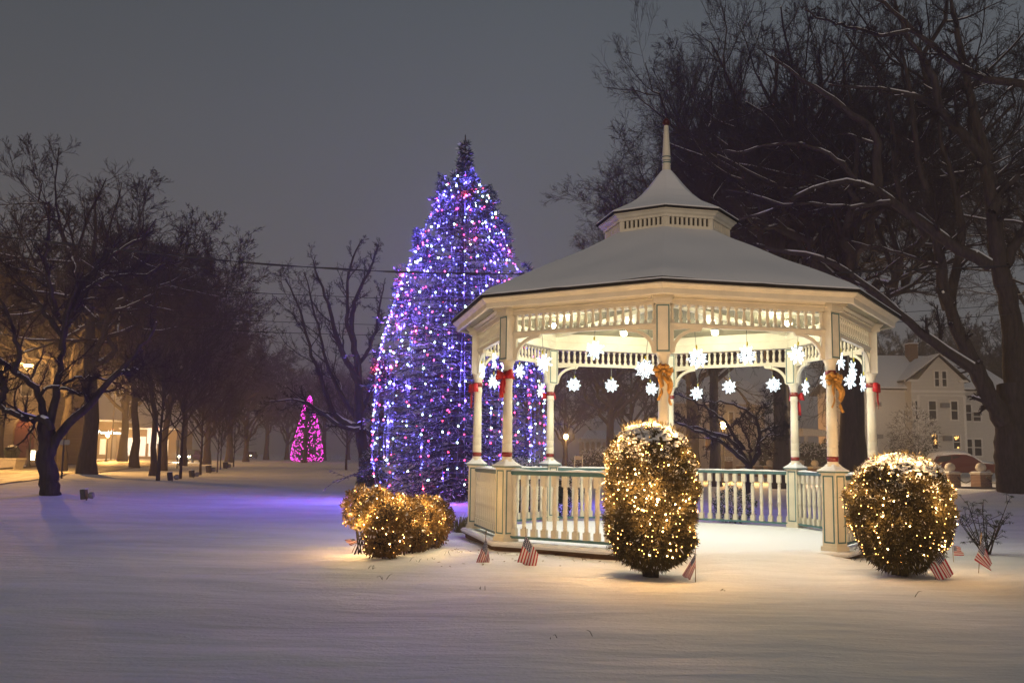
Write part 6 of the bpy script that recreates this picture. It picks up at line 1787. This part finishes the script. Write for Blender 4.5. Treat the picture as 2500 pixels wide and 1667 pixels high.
# road: along a line running away to the left
ROADM = mat('packed_snow_road', (.52, .47, .38), rough=.6, spec=.4, bump=.5, bscale=3)
t = ROADM.node_tree; bs_ = t.nodes['Principled BSDF']
uvn = t.nodes.new('ShaderNodeUVMap'); sp_ = t.nodes.new('ShaderNodeSeparateXYZ'); t.links.new(uvn.outputs[0], sp_.inputs[0])
nn = t.nodes.new('ShaderNodeTexNoise'); nn.inputs['Scale'].default_value = 1.0; nn.inputs['Detail'].default_value = 6
mpn = t.nodes.new('ShaderNodeMapping'); mpn.inputs['Scale'].default_value = (22, 2.2, 1); t.links.new(uvn.outputs[0], mpn.inputs[0]); t.links.new(mpn.outputs[0], nn.inputs[0])
rc = t.nodes.new('ShaderNodeValToRGB'); rc.color_ramp.elements[0].position = .36; rc.color_ramp.elements[0].color = (.14, .12, .09, 1); rc.color_ramp.elements[1].position = .60; rc.color_ramp.elements[1].color = (.62, .60, .55, 1)
t.links.new(nn.outputs[0], rc.inputs[0]); t.links.new(rc.outputs[0], bs_.inputs['Base Color'])
near = [(-6 - 3.0, -10), (-16.5, 22), (-21.6, 42), (-29, 70), (-40, 112), (-62, 190), (-120, 330)]
far = [(-21, -10), (-26.5, 30), (-33.5, 62), (-40, 84), (-51, 120), (-74, 190), (-135, 330)]
def road_poly(L_, n):
    return resample([[a, b_, 0] for a, b_ in L_], n)
A_, B_ = road_poly(near, 160), road_poly(far, 160)
v = []; uvs = []; nw = 8
for i in range(160):
    for j in range(nw + 1):
        p = A_[i] * (1 - j / nw) + B_[i] * (j / nw); v.append((p[0], p[1], float(gh(p[0], p[1])) + .008 + .05)); uvs.append((j / nw, i / 8))
f = [(i * (nw + 1) + j, i * (nw + 1) + j + 1, (i + 1) * (nw + 1) + j + 1, (i + 1) * (nw + 1) + j) for i in range(159) for j in range(nw)]
me = raw_mesh('road', v, [tuple(reversed(q_)) for q_ in f], ROADM, True); ul = me.uv_layers.new(name='UVMap')
arr = np.array(uvs, np.float32)[np.array([l_.vertex_index for l_ in me.loops])]; ul.data.foreach_set('uv', arr.ravel())
link_mesh('road', me, kind='structure')
# kerb on the far side of the road and at the right
KERB = mat('kerb_stone', (.10, .09, .08), rough=.9)
b = MB()
for i in range(0, 158, 2):
    b.bar((B_[i][0], B_[i][1], float(gh(B_[i][0], B_[i][1])) + .10), (B_[i + 2 if i + 2 < 160 else 159][0], B_[i + 2 if i + 2 < 160 else 159][1], float(gh(B_[i][0], B_[i][1])) + .10), .18, .16)
b.obj('kerb', KERB, None, kind='structure')
b = MB(); ka = gpt(2300, 1199); kb = gpt(2470, 1203)
b.bar((ka[0], ka[1], gz(*ka) + .02), (kb[0], kb[1], gz(*kb) + .02), .14, .16)
b.obj('kerb', KERB, None, kind='structure')

# twigs and grass poking out of the snow
b = MB(); rs = random.Random(14)
spots = [(1445, 1568), (1180, 1445), (1095, 1362), (1050, 1372), (1118, 1352), (1122, 1358), (1230, 1362), (1500, 1372), (1392, 1382), (1420, 1376), (1755, 1450), (2230, 1465), (1010, 1378), (930, 1420), (1350, 1570), (2085, 1385), (900, 1395), (1160, 1330), (1075, 1340), (1190, 1352)]
for px, py in spots:
    X_, Y_ = gpt(px, py); z_ = gz(X_, Y_)
    for i in range(rs.randint(1, 4)):
        a = rs.uniform(0, 2 * PI); L = rs.uniform(.03, .09)
        p0 = Vector((X_ + rs.uniform(-.08, .08), Y_ + rs.uniform(-.08, .08), z_ - .01))
        b.tube([p0, p0 + Vector((math.cos(a) * L * .5, math.sin(a) * L * .5, L * .7)), p0 + Vector((math.cos(a) * L, math.sin(a) * L * .6, L * rs.uniform(.4, 1)))], [.003, .0025, .001], 3)
b.obj('twigs_in_snow', BARK, None, kind='stuff')
b = MB()
for i in range(60):
    px = rs.uniform(1050, 1480); py = rs.uniform(1345, 1395); X_, Y_ = gpt(px, py); z_ = gz(X_, Y_)
    a = rs.uniform(0, PI); L = rs.uniform(.015, .04); d = Vector((math.cos(a), math.sin(a) , rs.uniform(-.1, .3))) * L; s_ = Vector((-d.y, d.x, .01)).normalized() * L * .4
    p0 = Vector((X_, Y_, z_ + .012)); b.add([p0 - d, p0 + s_, p0 + d, p0 - s_], [(0, 1, 2, 3)])
b.obj('fallen_leaves', mat('dead_leaf', (.12, .055, .02)), None, kind='stuff')

# ================================================================== HAZE (falling snow in the air)
hm = bpy.data.materials.new('haze'); hm.use_nodes = True; t = hm.node_tree; t.nodes.clear()
out = t.nodes.new('ShaderNodeOutputMaterial'); pv = t.nodes.new('ShaderNodeVolumePrincipled')
pv.inputs['Color'].default_value = (.90, .88, .88, 1); pv.inputs['Density'].default_value = .0021; pv.inputs['Anisotropy'].default_value = .35
t.links.new(pv.outputs[0], out.inputs['Volume'])
MB().box(-1000, 1000, -40, 1000, -1.6, 42).obj('haze', hm, None, kind='stuff')

#print('TRIS', sum(len(o.data.polygons) for o in bpy.data.objects if o.type=='MESH'), sum(len(m.polygons) for m in bpy.data.meshes))
